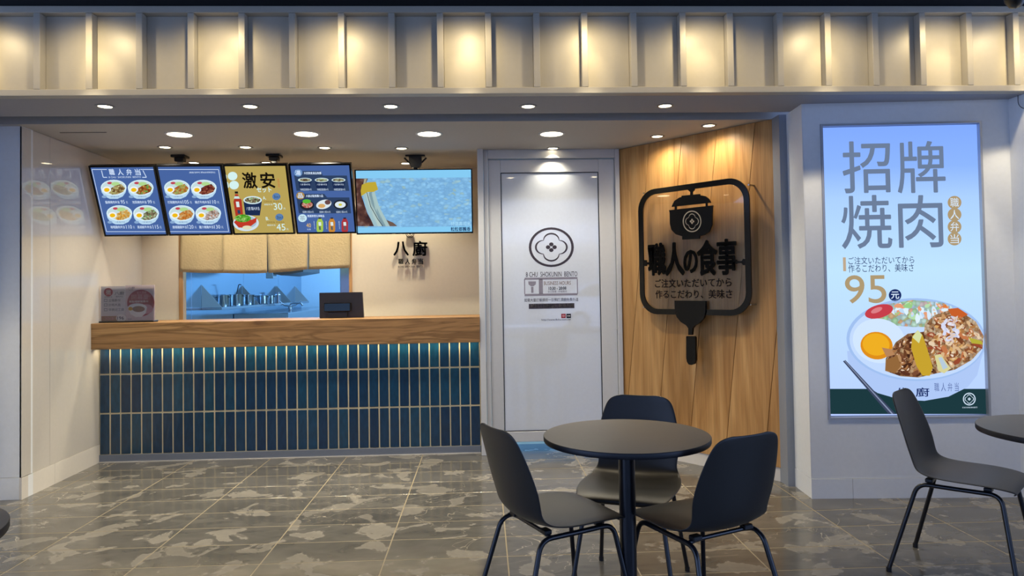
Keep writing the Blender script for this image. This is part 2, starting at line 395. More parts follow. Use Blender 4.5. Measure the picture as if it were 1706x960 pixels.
def emblem(A, cx, cy, r, mt, layer=1, t=None, ring=True, ry=None):
    """circle round a four-lobed flower with four petals"""
    k = (ry or r)/r; t = t or r*.12
    if ring: A.ring(cx, cy, r, r*k, t, mt, layer, ty=t*k)
    lr = r*.36; off = r*.37
    for i in range(4):
        a0 = i*math.pi/2; n = 12; lx, ly = cx+off*math.cos(a0), cy+off*k*math.sin(a0)
        pts_o, pts_i = [], []
        for j in range(n+1):
            a = a0-math.pi*.52+math.pi*1.04*j/n; e = t*.75*(.35+.65*math.sin(math.pi*j/n))
            pts_o.append((lx+lr*math.cos(a), ly+lr*k*math.sin(a))); pts_i.append((lx+(lr-e)*math.cos(a), ly+(lr-e)*k*math.sin(a)))
        for j in range(n): A.poly([pts_o[j], pts_o[j+1], pts_i[j+1], pts_i[j]], mt, layer)
        A.ell(cx+r*.145*math.cos(a0), cy+r*.145*k*math.sin(a0), r*.10, r*.10*k, mt, layer, n=10)
def spot(name, loc, aim, w, ang, blend, col, parent=None, rad=.04):
    l = bpy.data.lights.new(name, 'SPOT'); l.energy = w; l.spot_size = math.radians(ang); l.spot_blend = blend; l.color = col; l.shadow_soft_size = rad
    o = bpy.data.objects.new(name, l); COL.objects.link(o); o.location = loc
    o.rotation_euler = (Vector(aim)-Vector(loc)).to_track_quat('-Z', 'Y').to_euler()
    if parent: o.parent = parent; o.location = Vector(loc)-parent.location
    return o
def area(name, loc, sx, sy, w, col, rot=(0, 0, 0)):
    l = bpy.data.lights.new(name, 'AREA'); l.shape = 'RECTANGLE'; l.size = sx; l.size_y = sy; l.energy = w; l.color = col
    o = bpy.data.objects.new(name, l); COL.objects.link(o); o.location = loc; o.rotation_euler = rot; return o

# ================================================================== STRUCTURE
ZC = 2.40
fl = box('floor', -6, 7, -7, 13, -.06, -.0008, M_joint, b=0, kind='structure')
TX, TY = .5925, .2735
tv, tf = bevelled(-TX/2+.003, TX/2-.003, -TY/2+.0035, TY/2-.0035, -.009, 0, .001)
tile_m = fixn(mesh('tile', tv, tf, M_floor))
X0, Y0 = -.495, 5.385
for j in range(-2, 9):
    yc = Y0-TY*(j+.5)
    half = (yc+.15)*.76+.35
    for i in range(-7, 8):
        xc = X0+TX*(i+.5)
        if xc-TX/2 > min(3.25, half+.15) or xc+TX/2 < max(-3.2, -half): continue
        if j == -2 and not (-.6 < xc < 1.3): continue
        P('tile', tile_m, fl, loc=(xc, yc, 0))
# everything out of the picture towards the street: same paving in one piece
vs, fs = [], []
for j in range(9, 34):
    for i in range(-9, 11):
        v, f = bevelled(X0+TX*i+.0035, X0+TX*(i+1)-.0035, Y0-TY*(j+1)+.0035, Y0-TY*j-.0035, -.009, 0, .001)
        b = len(vs); vs += v; fs += [[b+q for q in g] for g in f]
P('paving_beyond', fixn(mesh('paving_beyond', vs, fs, M_floor)), fl, kind='stuff')

# ceilings with the shutter slot between them
box('ceiling', -3.6, 3.8, 4.63, 6.6, ZC, ZC+.12, M_ceil, b=0, kind='structure')
sf = box('ceiling_front', -4.6, 4.8, 4.032, 4.43, ZC, ZC+.12, M_soff, b=0, kind='structure')
box('trim_1', -4.0, 1.93, 4.43, 4.63, ZC+.10, ZC+.14, M_dark, b=0, kind='structure')
box('ceiling_arcade', -5, 5.5, -3.5, 4.25, 3.14, 3.26, M_blackc, b=0, kind='structure')
# black bulkhead above the panelled band
box('trim_2', -4.8, 5.2, 4.0, 4.3, 2.9, 3.14, M_blackc, b=0, kind='structure')

# panelled band over the shop front
FY = 3.97
fas = box('wall_fascia', -4.6, 4.9, FY+.062, FY+.16, ZC+.121, 2.90, M_fasc, b=0, kind='structure')
box('rail', -4.6, 4.9, FY, FY+.061, ZC, ZC+.036, M_fasc, fas, b=.002)
box('rail', -4.6, 4.9, FY, FY+.061, 2.862, 2.90, M_fasc, fas, b=.002)
bx = [-2.456, -2.175, -1.903, -1.622, -1.343, -1.065, -.793, -.512, -.24, .032, .306, .579, .861, 1.144, 1.419, 1.71, 1.99, 2.27, 2.55, 2.83, 3.11]
bx = [bx[0]-.277*3, bx[0]-.277*2, bx[0]-.277]+bx+[3.39, 3.67]
for x in bx: box('batten', x, x+.036, FY+.0005, FY+.061, ZC+.037, 2.861, M_fasc, fas, b=.002)
for a, b in zip(bx, bx[1:]): box('panel', a+.037, b-.001, FY+.054, FY+.0615, ZC+.037, 2.861, M_fasc, fas, b=.001)

# left return wall, gloss panels, skirting; pilaster at its front end
wl = vprism('wall_left', [(-2.975, 4.70), (-3.030, 6.5), (-3.3, 6.5), (-3.3, 4.70)], 0, ZC, M_white, kind='structure')
gY = atX(83, 300, -2.977).y
def lx(y): return -2.967-(y-4.683)*.0305
for y0, y1 in ((4.684, gY-.0015), (gY+.0015, 6.42)):
    vprism('panel', [(lx(y0), y0), (lx(y1), y1), (lx(y1)-.012, y1), (lx(y0)-.012, y0)], .142, ZC-.004, M_gloss, wl)
for y0, y1 in ((4.68, 5.05), (5.052, 6.42)):
    vprism('baseboard', [(lx(y0)+.003, y0), (lx(y1)+.003, y1), (lx(y1)-.012, y1), (lx(y0)-.012, y0)], 0, .14, M_white, wl)
pil = box('wall_pilaster', -3.122, -2.970, 4.684, 4.80, .142, ZC, M_col, b=0, kind='structure')
box('baseboard', -3.122, -2.966, 4.681, 4.80, 0, .14, M_col, pil, b=.001)
box('wall_street', -3.4, -3.115, 2.2, 4.80, 0, ZC+.0, M_col, b=.002, kind='structure')

# back wall with the kitchen hatch
BY = 6.4
HX0, HX1, HZ0, HZ1 = atY(299, 420, BY).x, atY(586, 420, BY).x, .95, 1.98
vs = [(-3.3, 0), (0, 0), (0, 2.6), (-3.3, 2.6), (HX0, HZ0), (HX1, HZ0), (HX1, HZ1), (HX0, HZ1)]
V3 = [(x, BY, z) for x, z in vs]+[(x, BY+.05, z) for x, z in vs]
q = [(0, 1, 5, 4), (1, 2, 6, 5), (2, 3, 7, 6), (3, 0, 4, 7)]
fs = list(q)+[tuple(8+i for i in f)[::-1] for f in q]+[(4, 5, 13, 12), (5, 6, 14, 13), (6, 7, 15, 14), (7, 4, 12, 15), (0, 8, 9, 1), (1, 9, 10, 2), (2, 10, 11, 3), (3, 11, 8, 0)]
wb = P('wall_back', fixn(mesh('wall_back', V3, fs, mat('back_wall_cream', 'e8dcc6', .45))), kind='structure')
hf = empty('window_1', ((HX0+HX1)/2, BY, HZ0), kind='structure')
def inch(o, par):
    o.parent = par; o.matrix_parent_inverse = par.matrix_basis.inverted(); return o
_w = lambda *a, **k: inch(box(*a, **k), hf)
hf.matrix_basis = Matrix.Translation(hf.location)
_w('jamb', HX0-.002, HX0+.036, BY-.012, BY+.055, HZ0, HZ1, M_jamb)
_w('jamb', HX1-.026, HX1+.002, BY-.012, BY+.055, HZ0, HZ1, M_jamb)
_w('jamb_head', HX0-.002, HX1+.002, BY-.012, BY+.055, HZ1, HZ1+.03, M_jamb)
_w('jamb_sill', HX0-.002, HX1+.002, BY-.012, BY+.055, HZ0-.03, HZ0, M_jamb)

# kitchen box
KX = -3.2
box('wall_kitchen_left', KX-.1, KX, BY+.05, 12.6, 0, 2.6, M_steelwall, b=0, kind='structure')
_k = [7.9, 9.6, 11.2]
kl = [6.5]+_k+[12.6]
kw = bpy.data.objects['wall_kitchen_left']
for a, b in zip(kl, kl[1:]): box('steel_sheet', KX, KX+.004, a+.003, b-.003, .05, 2.55, M_steelwall, kw, b=.001)
box('wall_kitchen_back', KX-.1, 2.2, 12.6, 12.7, 0, 2.6, M_kwall, b=0, kind='structure')
box('wall_kitchen_right', 2.1, 2.2, 6.6, 12.6, 0, 2.6, M_kwall, b=0, kind='structure')
box('ceiling_kitchen', KX-.1, 2.2, BY+.05, 12.7, 2.6, 2.7, M_kwall, b=0, kind='structure')

# side of the counter niche (white pilaster beside the door)
np_ = box('wall_niche', -.032, .014, 5.555, 6.5, .0, ZC, M_alu, b=.002, kind='structure')
# ---------------- door
DY = 5.62
dr = empty('door_1', (.56, DY, 0), kind='structure'); dr.matrix_basis = Matrix.Translation(dr.location)
_d = lambda *a, **k: inch(box(*a, **k), dr)
DX0, DX1, DZ = .016, 1.10, 2.385
gx0, gx1 = .150, .936; gz0, gz1 = .168, 2.222
_d('door_frame', DX0, DX0+.035, DY-.03, DY+.08, 0, ZC, M_alu)
_d('door_frame', DX1-.035, DX1+.0, DY-.03, DY+.08, 0, ZC, M_alu)
_d('door_frame', DX0+.036, DX1-.036, DY-.03, DY+.08, 2.33, ZC, M_alu)
lf = inch(box('door_leaf', DX0+.037, gx0, DY, DY+.045, .085, 2.325, M_alu), dr)
_l = lambda *a, **k: inch2(box(*a, **k), lf)
def inch2(o, par): o.parent = par; return o
_l('stile', gx1, DX1-.037, DY, DY+.045, .085, 2.325, M_alu)
_l('rail', gx0+.001, gx1-.001, DY, DY+.045, .085, gz0, M_alu)
_l('rail', gx0+.001, gx1-.001, DY, DY+.045, gz1, 2.325, M_alu)
for a in ((gx0+.001, gx0+.007, gz0, gz1), (gx1-.007, gx1-.001, gz0, gz1), (gx0+.007, gx1-.007, gz1-.006, gz1), (gx0+.007, gx1-.007, gz0, gz0+.006)):
    _l('gasket', a[0], a[1], DY+.002, DY+.02, a[2], a[3], M_black, b=0)
_l('glass_pane', gx0+.006, gx1-.006, DY+.008, DY+.018, gz0+.004, gz1-.004, M_film, b=0)
for zz in (.95, ): 
    _d('hinge', DX0+.036, DX0+.046, DY-.012, DY, zz, zz+.02, M_alu); _d('hinge', DX1-.046, DX1-.036, DY-.012, DY, zz, zz+.02, M_alu)
A = Art((.54, DY+.0075, 1.2), (1, 0, 0), (0, 0, 1))
emblem(A, 918.5, 412, 37.5, M_vinyl, t=4.2, ry=33)
A.text('8 CHU  SHOKUNIN  BENTO', 876, 453.5, 962, 460.5, M_vinyl)
for (x0, y0, x1, y1) in ((874, 463, 962, 465), (874, 490, 962, 492), (873, 465, 875, 490), (961, 465, 963, 490), (897.5, 465, 904.5, 490)): A.rect(x0, y0, x1, y1, M_vinyl2, 1)
A.poly([(880, 469), (893, 469), (892.5, 474), (888.5, 477), (884.5, 477), (880.5, 474)], M_vinyl2); A.rect(884.8, 478, 888.8, 488, M_vinyl2)
A.text('BUSINESS HOURS', 906, 469, 951, 474.5, M_vinyl3); A.text('10:30 - 20:00', 914, 478, 943.5, 482.8, M_vinyl, weight=.03)
A.text('全日營業 · 中途應市', 912.5, 484, 944.5, 487.5, M_vinyl2)
A.text('如需大量訂餐請前一日預訂,滿額免費外送', 873.5, 497.5, 963.5, 502, M_vinyl)
A.rect(881, 506.5, 957, 513.5, M_vinyl, 1); A.text('誠徵 / 正職夥伴 | 計時人員', 884, 507.5, 955, 512.5, M_paper, 2, weight=.02)
A.rect(935, 523, 942.5, 530, M_red, 1); A.ell(938.7, 526.5, 2.4, 1.9, M_pink, 2); A.rect(943.6, 523, 951.2, 530, M_black, 1); A.text('●●', 945, 525.5, 950, 527.5, M_paper, 2)
A.text('http://www.8chu.com.tw', 902, 531.5, 951, 534.5, M_vinyl)
dp = A.build('printed_lettering', None); dp.parent = lf

# ---------------- wood feature wall
WA, WB = Vector((1.103, 5.61, 0)), Vector((1.957, 4.585, 0))
WU = (WB-WA).normalized(); WN = WU.cross(Vector((0, 0, 1))).normalized()   # towards the room
if WN.y > 0: WN = -WN
WL = (WB-WA).length
pt = lambda u, n: ((WA+WU*u+WN*n).x, (WA+WU*u+WN*n).y)
ww = vprism('wall_wood', [pt(0, -.02), pt(WL, -.02), pt(WL, -.12), pt(-.05, -.12)], 0, ZC, M_black, kind='structure')
vprism('baseboard', [pt(-.01, -.006), pt(WL+.03, -.006), pt(WL+.03, -.02), pt(-.01, -.02)], 0, .135, M_white, ww)
AW = Art(WA, WU, (0, 0, 1))
zb = (AW.uv(1147, 753)[1]+AW.uv(1313, 780)[1])/2
full = [(0, zb), (WL, zb), (WL, ZC-.003), (0, ZC-.003)]
Js = [((1082, 240), (1048, 645)), ((1135.6, 229), (1100, 670)), ((1194, 217), (1151.7, 707)), ((1258, 204), (1208, 763)), ((1302, 464), (1278, 720))]
Ju = []
for a, b in Js:
    a, b = AW.uv(*a), AW.uv(*b); Ju.append((a, b))
prev = full
for k in range(6):
    poly = full
    if k > 0:
        b, a = Ju[k-1]; poly = clip(poly, (b[0]+.0022, b[1]), (a[0]+.0022, a[1]))
    if k < 5:
        a, b = Ju[k]; poly = clip(poly, (b[0]-.0022, b[1]), (a[0]-.0022, a[1])) if k == 0 else clip(poly, (b[0]-.0022, b[1]), (a[0]-.0022, a[1]))
    if k > 0:
        poly = full
        a, b = Ju[k-1]; poly = clip(poly, (a[0]+.0022, a[1]), (b[0]+.0022, b[1]))
        if k < 5:
            a, b = Ju[k]; poly = clip(poly, (b[0]-.0022, b[1]), (a[0]-.0022, a[1]))
    prism('plank', [AW.w(u, v, -.018) for u, v in poly], WN*.018, M_wood, ww)
# shutter guide and column
vprism('trim_3', [(1.935, 4.50), (1.995, 4.50), (1.995, 4.62), (1.935, 4.62)], 0, ZC, mat('guide_grey', '8a919c', .4), kind='structure')
CP = [(1.963, 4.235), (3.205, 4.150)]
CU = (Vector((*CP[1], 0))-Vector((*CP[0], 0))).normalized(); CN = Vector((CU.y, -CU.x, 0))
cA = Art((*CP[0], 0), CU, (0, 0, 1))
cpt = lambda u, n: ((cA.w(u, 0, n)).x, (cA.w(u, 0, n)).y)
CL = (Vector(CP[1])-Vector(CP[0])).length
qu0, qv1 = cA.uv(1366, 207); qu1, qv0 = cA.uv(1651, 697)
# wall with a rectangular opening for the lightbox
def ring_wall(name, A, U0, U1, V0, V1, u0, u1, v0, v1, n0, n1, m, **k):
    a = [(U0, V0), (U1, V0), (U1, V1), (U0, V1), (u0, v0), (u1, v0), (u1, v1), (u0, v1)]
    vs = [A.w(u, v, n0) for u, v in a]+[A.w(u, v, n1) for u, v in a]
    q = [(0, 1, 5, 4), (1, 2, 6, 5), (2, 3, 7, 6), (3, 0, 4, 7)]
    fs = q+[tuple(8+i for i in f)[::-1] for f in q]+[(4, 5, 13, 12), (5, 6, 14, 13), (6, 7, 15, 14), (7, 4, 12, 15), (0, 8, 9, 1), (1, 9, 10, 2), (2, 10, 11, 3), (3, 11, 8, 0)]
    return P(name, fixn(mesh(name, vs, fs, m)), **k)
wc = ring_wall('wall_column', cA, .004, CL, .12, ZC, qu0, qu1, qv0, qv1, 0, -.16, M_col, kind='structure')
vprism('column_side', [cpt(0, 0), cpt(.003, 0), (2.0, 4.52), (1.985, 4.52)], .12, ZC, M_col, wc)
vprism('baseboard', [cpt(.0, .003), cpt(.245, .003), cpt(.245, -.16), (1.99, 4.515), (1.982, 4.515)], 0, .118, M_col, wc)
vprism('baseboard', [cpt(.247, .003), cpt(CL, .003), cpt(CL, -.16), cpt(.247, -.16)], 0, .118, M_col, wc)
box('wall_right', 3.205, 3.45, 2.0, 4.6, 0, ZC, M_col, b=.002, kind='structure')
# ================================================================== LIGHTBOX POSTER
lb = empty('lightbox_poster', tuple(cA.w((qu0+qu1)/2, qv0, 0)), label='large backlit blue white food poster recessed in the grey column', cat='poster')
lb.matrix_basis = Matrix.Translation(lb.location)
def cbox(name, u0, u1, v0, v1, n0, n1, m, par):
    o = prism(name, [cA.w(u, v, n0) for u, v in ((u0, v0), (u1, v0), (u1, v1), (u0, v1))], cA.N*(n1-n0), m)
    return inch(o, par)
silver = mat('silver_trim', 'b4b8c0', .3, metal=.4)
t = .014
for a in ((qu0+.001, qu0+t, qv0+.001, qv1-.001), (qu1-t, qu1-.001, qv0+.001, qv1-.001), (qu0+t, qu1-t, qv1-t, qv1-.001), (qu0+t, qu1-t, qv0+.001, qv0+t)):
    cbox('trim_frame', a[0], a[1], a[2], a[3], -.05, .006, silver, lb)
cbox('case', qu0+.002, qu1-.002, qv0+.002, qv1-.002, -.12, -.05, silver, lb)
def poster_bg():
    m = bpy.data.materials.new('backlit_poster_sheet'); m.use_nodes = True; nt = m.node_tree; nt.nodes.clear()
    o = nt.nodes.new('ShaderNodeOutputMaterial'); e = nt.nodes.new('ShaderNodeEmission'); tc = nt.nodes.new('ShaderNodeTexCoord'); sp = nt.nodes.new('ShaderNodeSeparateXYZ')
    nt.links.new(tc.outputs['Generated'], sp.inputs[0])
    r = ramp(nt, [(0, 'b4caff'), (.2, 'b8d4ff'), (.5, 'bce0fa'), (.75, 'a8ccff'), (.86, '8ab2ff'), (1, '7ea6ff')]); nt.links.new(sp.outputs[1], r.inputs[0])
    w = nt.nodes.new('ShaderNodeTexWave'); w.bands_direction = 'X'; w.inputs['Scale'].default_value = 60; nt.links.new(tc.outputs['Generated'], w.inputs['Vector'])
    r2 = ramp(nt, [(0, .96), (1, 1.0)]); nt.links.new(w.outputs['Fac'], r2.inputs[0])
    mx = nt.nodes.new('ShaderNodeMix'); mx.data_type = 'RGBA'; mx.blend_type = 'MULTIPLY'; mx.inputs[0].default_value = 1
    nt.links.new(r.outputs[0], mx.inputs[6]); nt.links.new(r2.outputs[0], mx.inputs[7]); nt.links.new(mx.outputs[2], e.inputs[0]); nt.links.new(e.outputs[0], o.inputs[0])
    e.inputs[1].default_value = 1.1; return m
PA = Art(cA.w(0, 0, -.022), CU, (0, 0, 1))
PA.rect(1371, 213, 1643, 690, poster_bg(), 0)
sh = PA.build('poster_sheet'); inch(sh, lb)
gG, gGold, gNavy, gW = emit('6d7f9c'), emit('b09a74'), emit('1a2d66'), emit('d9ecff')
# grey characters, brush strokes of the photo set in the sans face
PA.text('招', 1402, 236, 1485, 321, gG, 3, weight=.008, res=4); PA.text('牌', 1493, 236, 1576, 321, gG, 3, weight=.008, res=4)
PA.text('焼', 1400, 326, 1487, 414, gG, 3, weight=.008, res=4); PA.text('肉', 1495, 326, 1572, 412, gG, 3, weight=.008, res=4)
for i, ch in enumerate('職人弁当'):
    cy = 337.5+i*20.2; PA.ell(1590, cy, 11.5, 11, gGold, 3); PA.text(ch, 1582.5, cy-7.5, 1597.5, cy+7.5, gW, 4)
PA.rect(1404, 429, 1409.5, 452, emit('c0aa90'), 3)
PA.text('ご注文いただいてから', 1413, 428.5, 1523, 439, gNavy, 3); PA.text('作るこだわり、美味さ', 1413, 441, 1522, 452.5, gNavy, 3)
PA.text('95', 1407, 459, 1477, 505, gGold, 3, res=6, weight=-.005); PA.ell(1491, 492, 10.5, 10, gNavy, 3); PA.text('元', 1484, 486, 1498, 498, gW, 4, weight=.02)
PA.poly([(1381, 648), (1645, 648), (1646, 690), (1381, 690)], emit('1d3a40'), 1)
# bowl
bw1 = emit('b0caf8'); bw2 = emit('a2c2f2'); bw3 = emit('c4dcff')
pts = [(1409+2, 585), (1414, 612), (1432, 636), (1462, 655), (1500, 666), (1540, 668), (1580, 661), (1612, 645), (1628, 625), (1634, 600), (1642, 578)]
PA.poly(pts, bw1, 2)
PA.ell(1526, 566, 116, 69, bw2, 3, n=48, rot=.02); PA.ell(1527, 567, 112, 65, bw3, 4, n=48, rot=.02)
meat = glow_pattern('food_meat', [(0, '4a2a20'), (.3, '8a5838'), (.55, 'b58a62'), (.8, 'd6b48a'), (1, '7a3a2a')], 42, s=.95)
meat2 = glow_pattern('food_meat_light', [(0, '8a5a3a'), (.4, 'c79c70'), (.7, 'e6d2b4'), (1, 'b0603a')], 55, s=.95)
slaw = glow_pattern('food_slaw', [(0, 'b9d6f4'), (.4, 'c8e8e0'), (.6, 'a9dca0'), (.8, 'f0b48c'), (1, 'd2e4ff')], 34, s=.95)
PA.poly([(1440, 522), (1470, 508), (1520, 500), (1570, 504), (1600, 520), (1590, 545), (1520, 545), (1460, 540)], slaw, 5)
PA.ell(1464, 519, 24, 11, emit('c8404c'), 6, rot=-.25); PA.ell(1460, 517, 10, 4, emit('dd8088'), 7, rot=-.4)
PA.ell(1464, 568, 44, 37, emit('d3e8ff'), 6, rot=.2); PA.ell(1460, 576, 27, 23, emit('e0901c'), 7, rot=.15); PA.ell(1459, 574, 22.5, 18.5, emit('f0b024'), 8, rot=.15)
PA.poly([(1475, 598), (1492, 570), (1512, 556), (1545, 552), (1560, 575), (1575, 604), (1560, 622), (1530, 629), (1500, 627), (1474, 618)], meat, 9)
PA.poly([(1540, 540), (1556, 525), (1580, 517), (1605, 522), (1625, 536), (1638, 560), (1636, 580), (1618, 600), (1590, 616), (1560, 622), (1545, 590), (1538, 565)], meat2, 10)
PA.poly([(1578, 515), (1595, 513), (1612, 524), (1600, 530), (1584, 526)], emit('c9602c'), 11); PA.poly([(1566, 512), (1575, 507), (1578, 513)], emit('e07a3a'), 11)
PA.poly([(1468, 579), (1484, 582), (1490, 591), (1476, 595)], emit('b8865c'), 14); PA.poly([(1475, 600), (1494, 592), (1500, 610), (1490, 622), (1474, 617)], emit('94683c'), 12)
def inside(p, poly):
    c = False
    for (x0, y0), (x1, y1) in zip(poly, poly[1:]+poly[:1]):
        if (y0 > p[1]) != (y1 > p[1]) and p[0] < (x1-x0)*(p[1]-y0)/(y1-y0)+x0: c = not c
    return c
_rg = random.Random(3)
def scatter(area_, n, size, cols, L0, gl=1.0):
    xs = [p[0] for p in area_]; ys = [p[1] for p in area_]; k = 0
    while k < n:
        p = (_rg.uniform(min(xs), max(xs)), _rg.uniform(min(ys), max(ys)))
        if not inside(p, area_): continue
        k += 1; a = _rg.uniform(0, math.pi); L = size*_rg.uniform(.6, 1.4); wv = L*_rg.uniform(.3, .6); pts = []
        for i in range(9):
            t_ = 2*math.pi*i/9; r_ = _rg.uniform(.75, 1.2); X, Y = L*r_*math.cos(t_), wv*r_*math.sin(t_)+.25*L*math.cos(t_)**2
            pts.append((p[0]+X*math.cos(a)-Y*math.sin(a), p[1]+X*math.sin(a)+Y*math.cos(a)))
        m_ = emit(_rg.choice(cols)); PA.poly(pts, m_, L0+k*.02)
        if k % 3 == 0: PA.poly([(p[0]+(x-p[0])*.45-.4, p[1]+(y-p[1])*.45-.6) for x, y in pts], emit(_rg.choice(['e8cdb0', 'f0dcc8', 'd8b090'])), L0+k*.02+.01)
_am = [(1480, 598), (1494, 575), (1512, 562), (1543, 558), (1556, 578), (1568, 604), (1555, 618), (1530, 625), (1502, 622), (1482, 613)]
_bm = [(1546, 545), (1560, 530), (1582, 523), (1603, 528), (1620, 540), (1630, 560), (1628, 578), (1612, 596), (1588, 610), (1562, 616), (1550, 590), (1544, 565)]
scatter(_am, 90, 6.5, ['4a2a1c', '6b4028', '8a5a3a', 'a87448', 'b98c60', '7a4c34', '5c3424'], 9.1)
scatter(_bm, 150, 6.5, ['8a5030', 'b07a48', 'c89868', 'dcb88c', 'e8d0b0', '9a4a30', '7a4428', 'd8a868', 'c4784c'], 10.1)
scatter([(1480, 520), (1500, 508), (1560, 506), (1600, 518), (1560, 532), (1500, 530)], 45, 6.5, ['c8e8f0', 'd8ecff', '9ad088', 'b8e0b0', 'e8a078', 'e0f4ff', 'c0dcf8'], 5.1)
scatter([(1575, 530), (1595, 526), (1600, 560), (1580, 572), (1566, 552)], 22, 6, ['d8dcf4', 'c8d0ee', 'e6e4f4', 'dcc8c0'], 13.2)
yl = emit('c8a430'); PA.poly([(1519, 560), (1528, 550), (1536, 558), (1545, 585), (1553, 612), (1548, 626), (1536, 626), (1526, 610), (1517, 580)], yl, 13)
PA.poly([(1519, 562), (1528, 550), (1535, 558), (1530, 572)], emit('d8e0a8'), 14)
PA.poly([(1556, 592), (1566, 590), (1583, 614), (1572, 622), (1562, 618)], emit('d9d49a'), 13); PA.poly([(1562, 596), (1568, 595), (1578, 612), (1570, 616)], emit('b8ccdd'), 14)
PA.poly([(1612, 562), (1634, 568), (1636, 574), (1618, 572)], emit('b8b03c'), 14)
PA.text('八', 1492, 646, 1512, 657, gNavy, 5, weight=.015); PA.text('廚', 1525, 646, 1548, 661, gNavy, 5, weight=.015); PA.text('職 人 弁 当', 1556, 638, 1597, 652, emit('5a6ea8'), 5)
PA.poly([(1404, 602), (1408, 600), (1492, 690), (1480, 690)], emit('3c4660'), 6); PA.poly([(1406, 601), (1407, 600.5), (1488, 690), (1485, 690)], emit('8a96b4'), 7)
emblem(PA, 1614.5, 665, 10.5, gW, 4, t=1.5); PA.text('8 CHU SHOKUNIN BENTO', 1603, 678, 1628, 680, gW, 4)
pr = PA.build('poster_print'); inch(pr, lb)

# ================================================================== COUNTER
CX0, CX1, CY = -2.993, -.036, 5.654
sc_ = empty('service_counter', (-1.52, CY, 0), label='long service counter faced with upright dark blue glazed tiles', cat='counter'); sc_.matrix_basis = Matrix.Translation(sc_.location)
inch(box('counter_body', CX0+.0, CX1, CY+.003, CY+.30, 0, .883, M_grout, b=0), sc_)
inch(box('kick_board', CX0+.0, CX1, CY-.006, CY+.0028, .004, .058, M_kick, b=.001), sc_)
inch(box('floor_bead', CX0+.0, CX1, CY-.012, CY-.004, 0, .006, M_white, b=0), sc_)
NT = 37; pw = (CX1-CX0)/NT
rows = ((.062, .3705), (.3825, .6745), (.6865, .882))
tms = []
for z0, z1 in rows:
    v, f = bevelled(-pw/2+.0048, pw/2-.0048, 0, .012, 0, z1-z0, .003); tms.append(fixn(mesh('tile', v, f, M_tile)))
for i in range(NT):
    for (z0, z1), me in zip(rows, tms):
        o = P('tile', me, sc_, loc=(CX0+pw*(i+.5)-sc_.location.x, -.001+random.uniform(-.001, .001), z0), rot=(random.uniform(-.006, .006), 0, random.uniform(-.012, .012)))
ct = box('wooden_countertop', CX0-.0, CX1+.004, 5.535, 6.05, .884, 1.082, M_woodh, b=.002, label='thick horizontal grained wooden countertop on the tiled counter', cat='countertop')
ls = inch(box('led_strip', CX0+.02, CX1-.02, 5.60, 5.615, .8803, .8835, emit('ffe2a8', 6), b=0), sc_)
area('strip_light', ((CX0+CX1)/2, 5.607, .8795), CX1-CX0-.04, .012, 5.0, (1, .84, .55), (math.radians(10), 0, 0))

# ================================================================== LIGHTS IN THE CEILINGS
big_tr = lathe_me('trim_ring', [(.079, -.001), (.081, -.005), (.094, -.004), (.097, 0)], M_trim, 28)
big_ln = lathe_me('lens', [(0, -.002), (.079, -.002)], emit('fff0cc', 9), 28)
sm_tr = lathe_me('trim_ring', [(.038, -.001), (.040, -.005), (.052, -.004), (.055, 0)], mat('dull_trim', '77787c', .3), 24)
sm_ln = lathe_me('lens', [(0, -.002), (.038, -.002)], emit('ffedc4', 9), 24)
def downlight(x, y, z, big, w, col, label, group=None, aim=None, ang=110):
    p = atZ(x, y, z)
    o = empty('ceiling_downlight', (p.x, p.y, z), label=label, cat='downlight', group=group)
    P('trim_ring', big_tr if big else sm_tr, o); P('lens', big_ln if big else sm_ln, o)
    a = aim or (p.x, p.y, 0)
    spot('lamp', (p.x, p.y, z-.012), a, w, ang, 1.0 if aim else .7, col, o, rad=.05 if big else .03)
nth = ['leftmost', 'second from left', 'third from left', 'fourth from left', 'rightmost']
for i, (x, y) in enumerate(((175, 177), (417, 177), (651, 177), (880, 177), (1108, 176))):
    downlight(x, y, ZC, False, SOFFIT_W, WARM2, f'{nth[i]} of five small downlights in the front soffit', 'front soffit downlights')
for i, (x, y) in enumerate(((299, 224), (510, 223), (715, 223), (919, 223))):
    downlight(x, y, ZC, True, BIG_W, WARM2, f'{(nth[:3]+["rightmost"])[i]} of four large round downlights in the inner ceiling', 'large inner ceiling downlights', ang=140)
lab = ['small downlight above the left menu screen, left of the ceiling bracket', 'small downlight above and between the two left ceiling brackets', 'small downlight above the right end of the menu screens', 'small downlight directly above the video screen bracket']
for i, (x, y) in enumerate(((275, 245), (409, 245), (541, 246), (669, 247))):
    downlight(x, y, ZC, False, SMALL_W, WARM2, lab[i], 'small downlights over the counter')
downlight(921, 247, ZC, False, SMALL_W*.28, WARM2, 'small downlight just in front of the frosted door head')
for (x, y), l in zip(((1095, 227), (1181, 209)), ('small downlight over the left part of the wood wall', 'small downlight over the right part of the wood wall')):
    p = atZ(x, y, ZC); downlight(x, y, ZC, False, 21.0, (1, .86, .62), l, 'downlights along the wood wall', aim=tuple(p-WN*.22-Vector((0, 0, 1.6))), ang=150)
lab = ['small rear downlight peeking over the second menu screen', 'small rear downlight peeking over the yellow menu screen', 'small rear downlight peeking over the rightmost menu screen', 'small rear downlight beside the video screen bracket']
for i, (x, y) in enumerate(((323, 271), (444, 271), (562, 271), (676, 272))):
    downlight(x, y, ZC, False, SMALL_W*.8, (1, .88, .66), lab[i], 'rear downlights behind the screens')
p = atZ(505, 271, ZC)
P('smoke_detector', lathe_me('smoke_detector', [(.02, -.05), (.045, -.045), (.055, -.02), (.06, 0)], M_pwhite, 24), loc=(p.x, p.y, ZC-.0), label='white round smoke detector on the ceiling behind the rightmost menu screen', cat='detector')
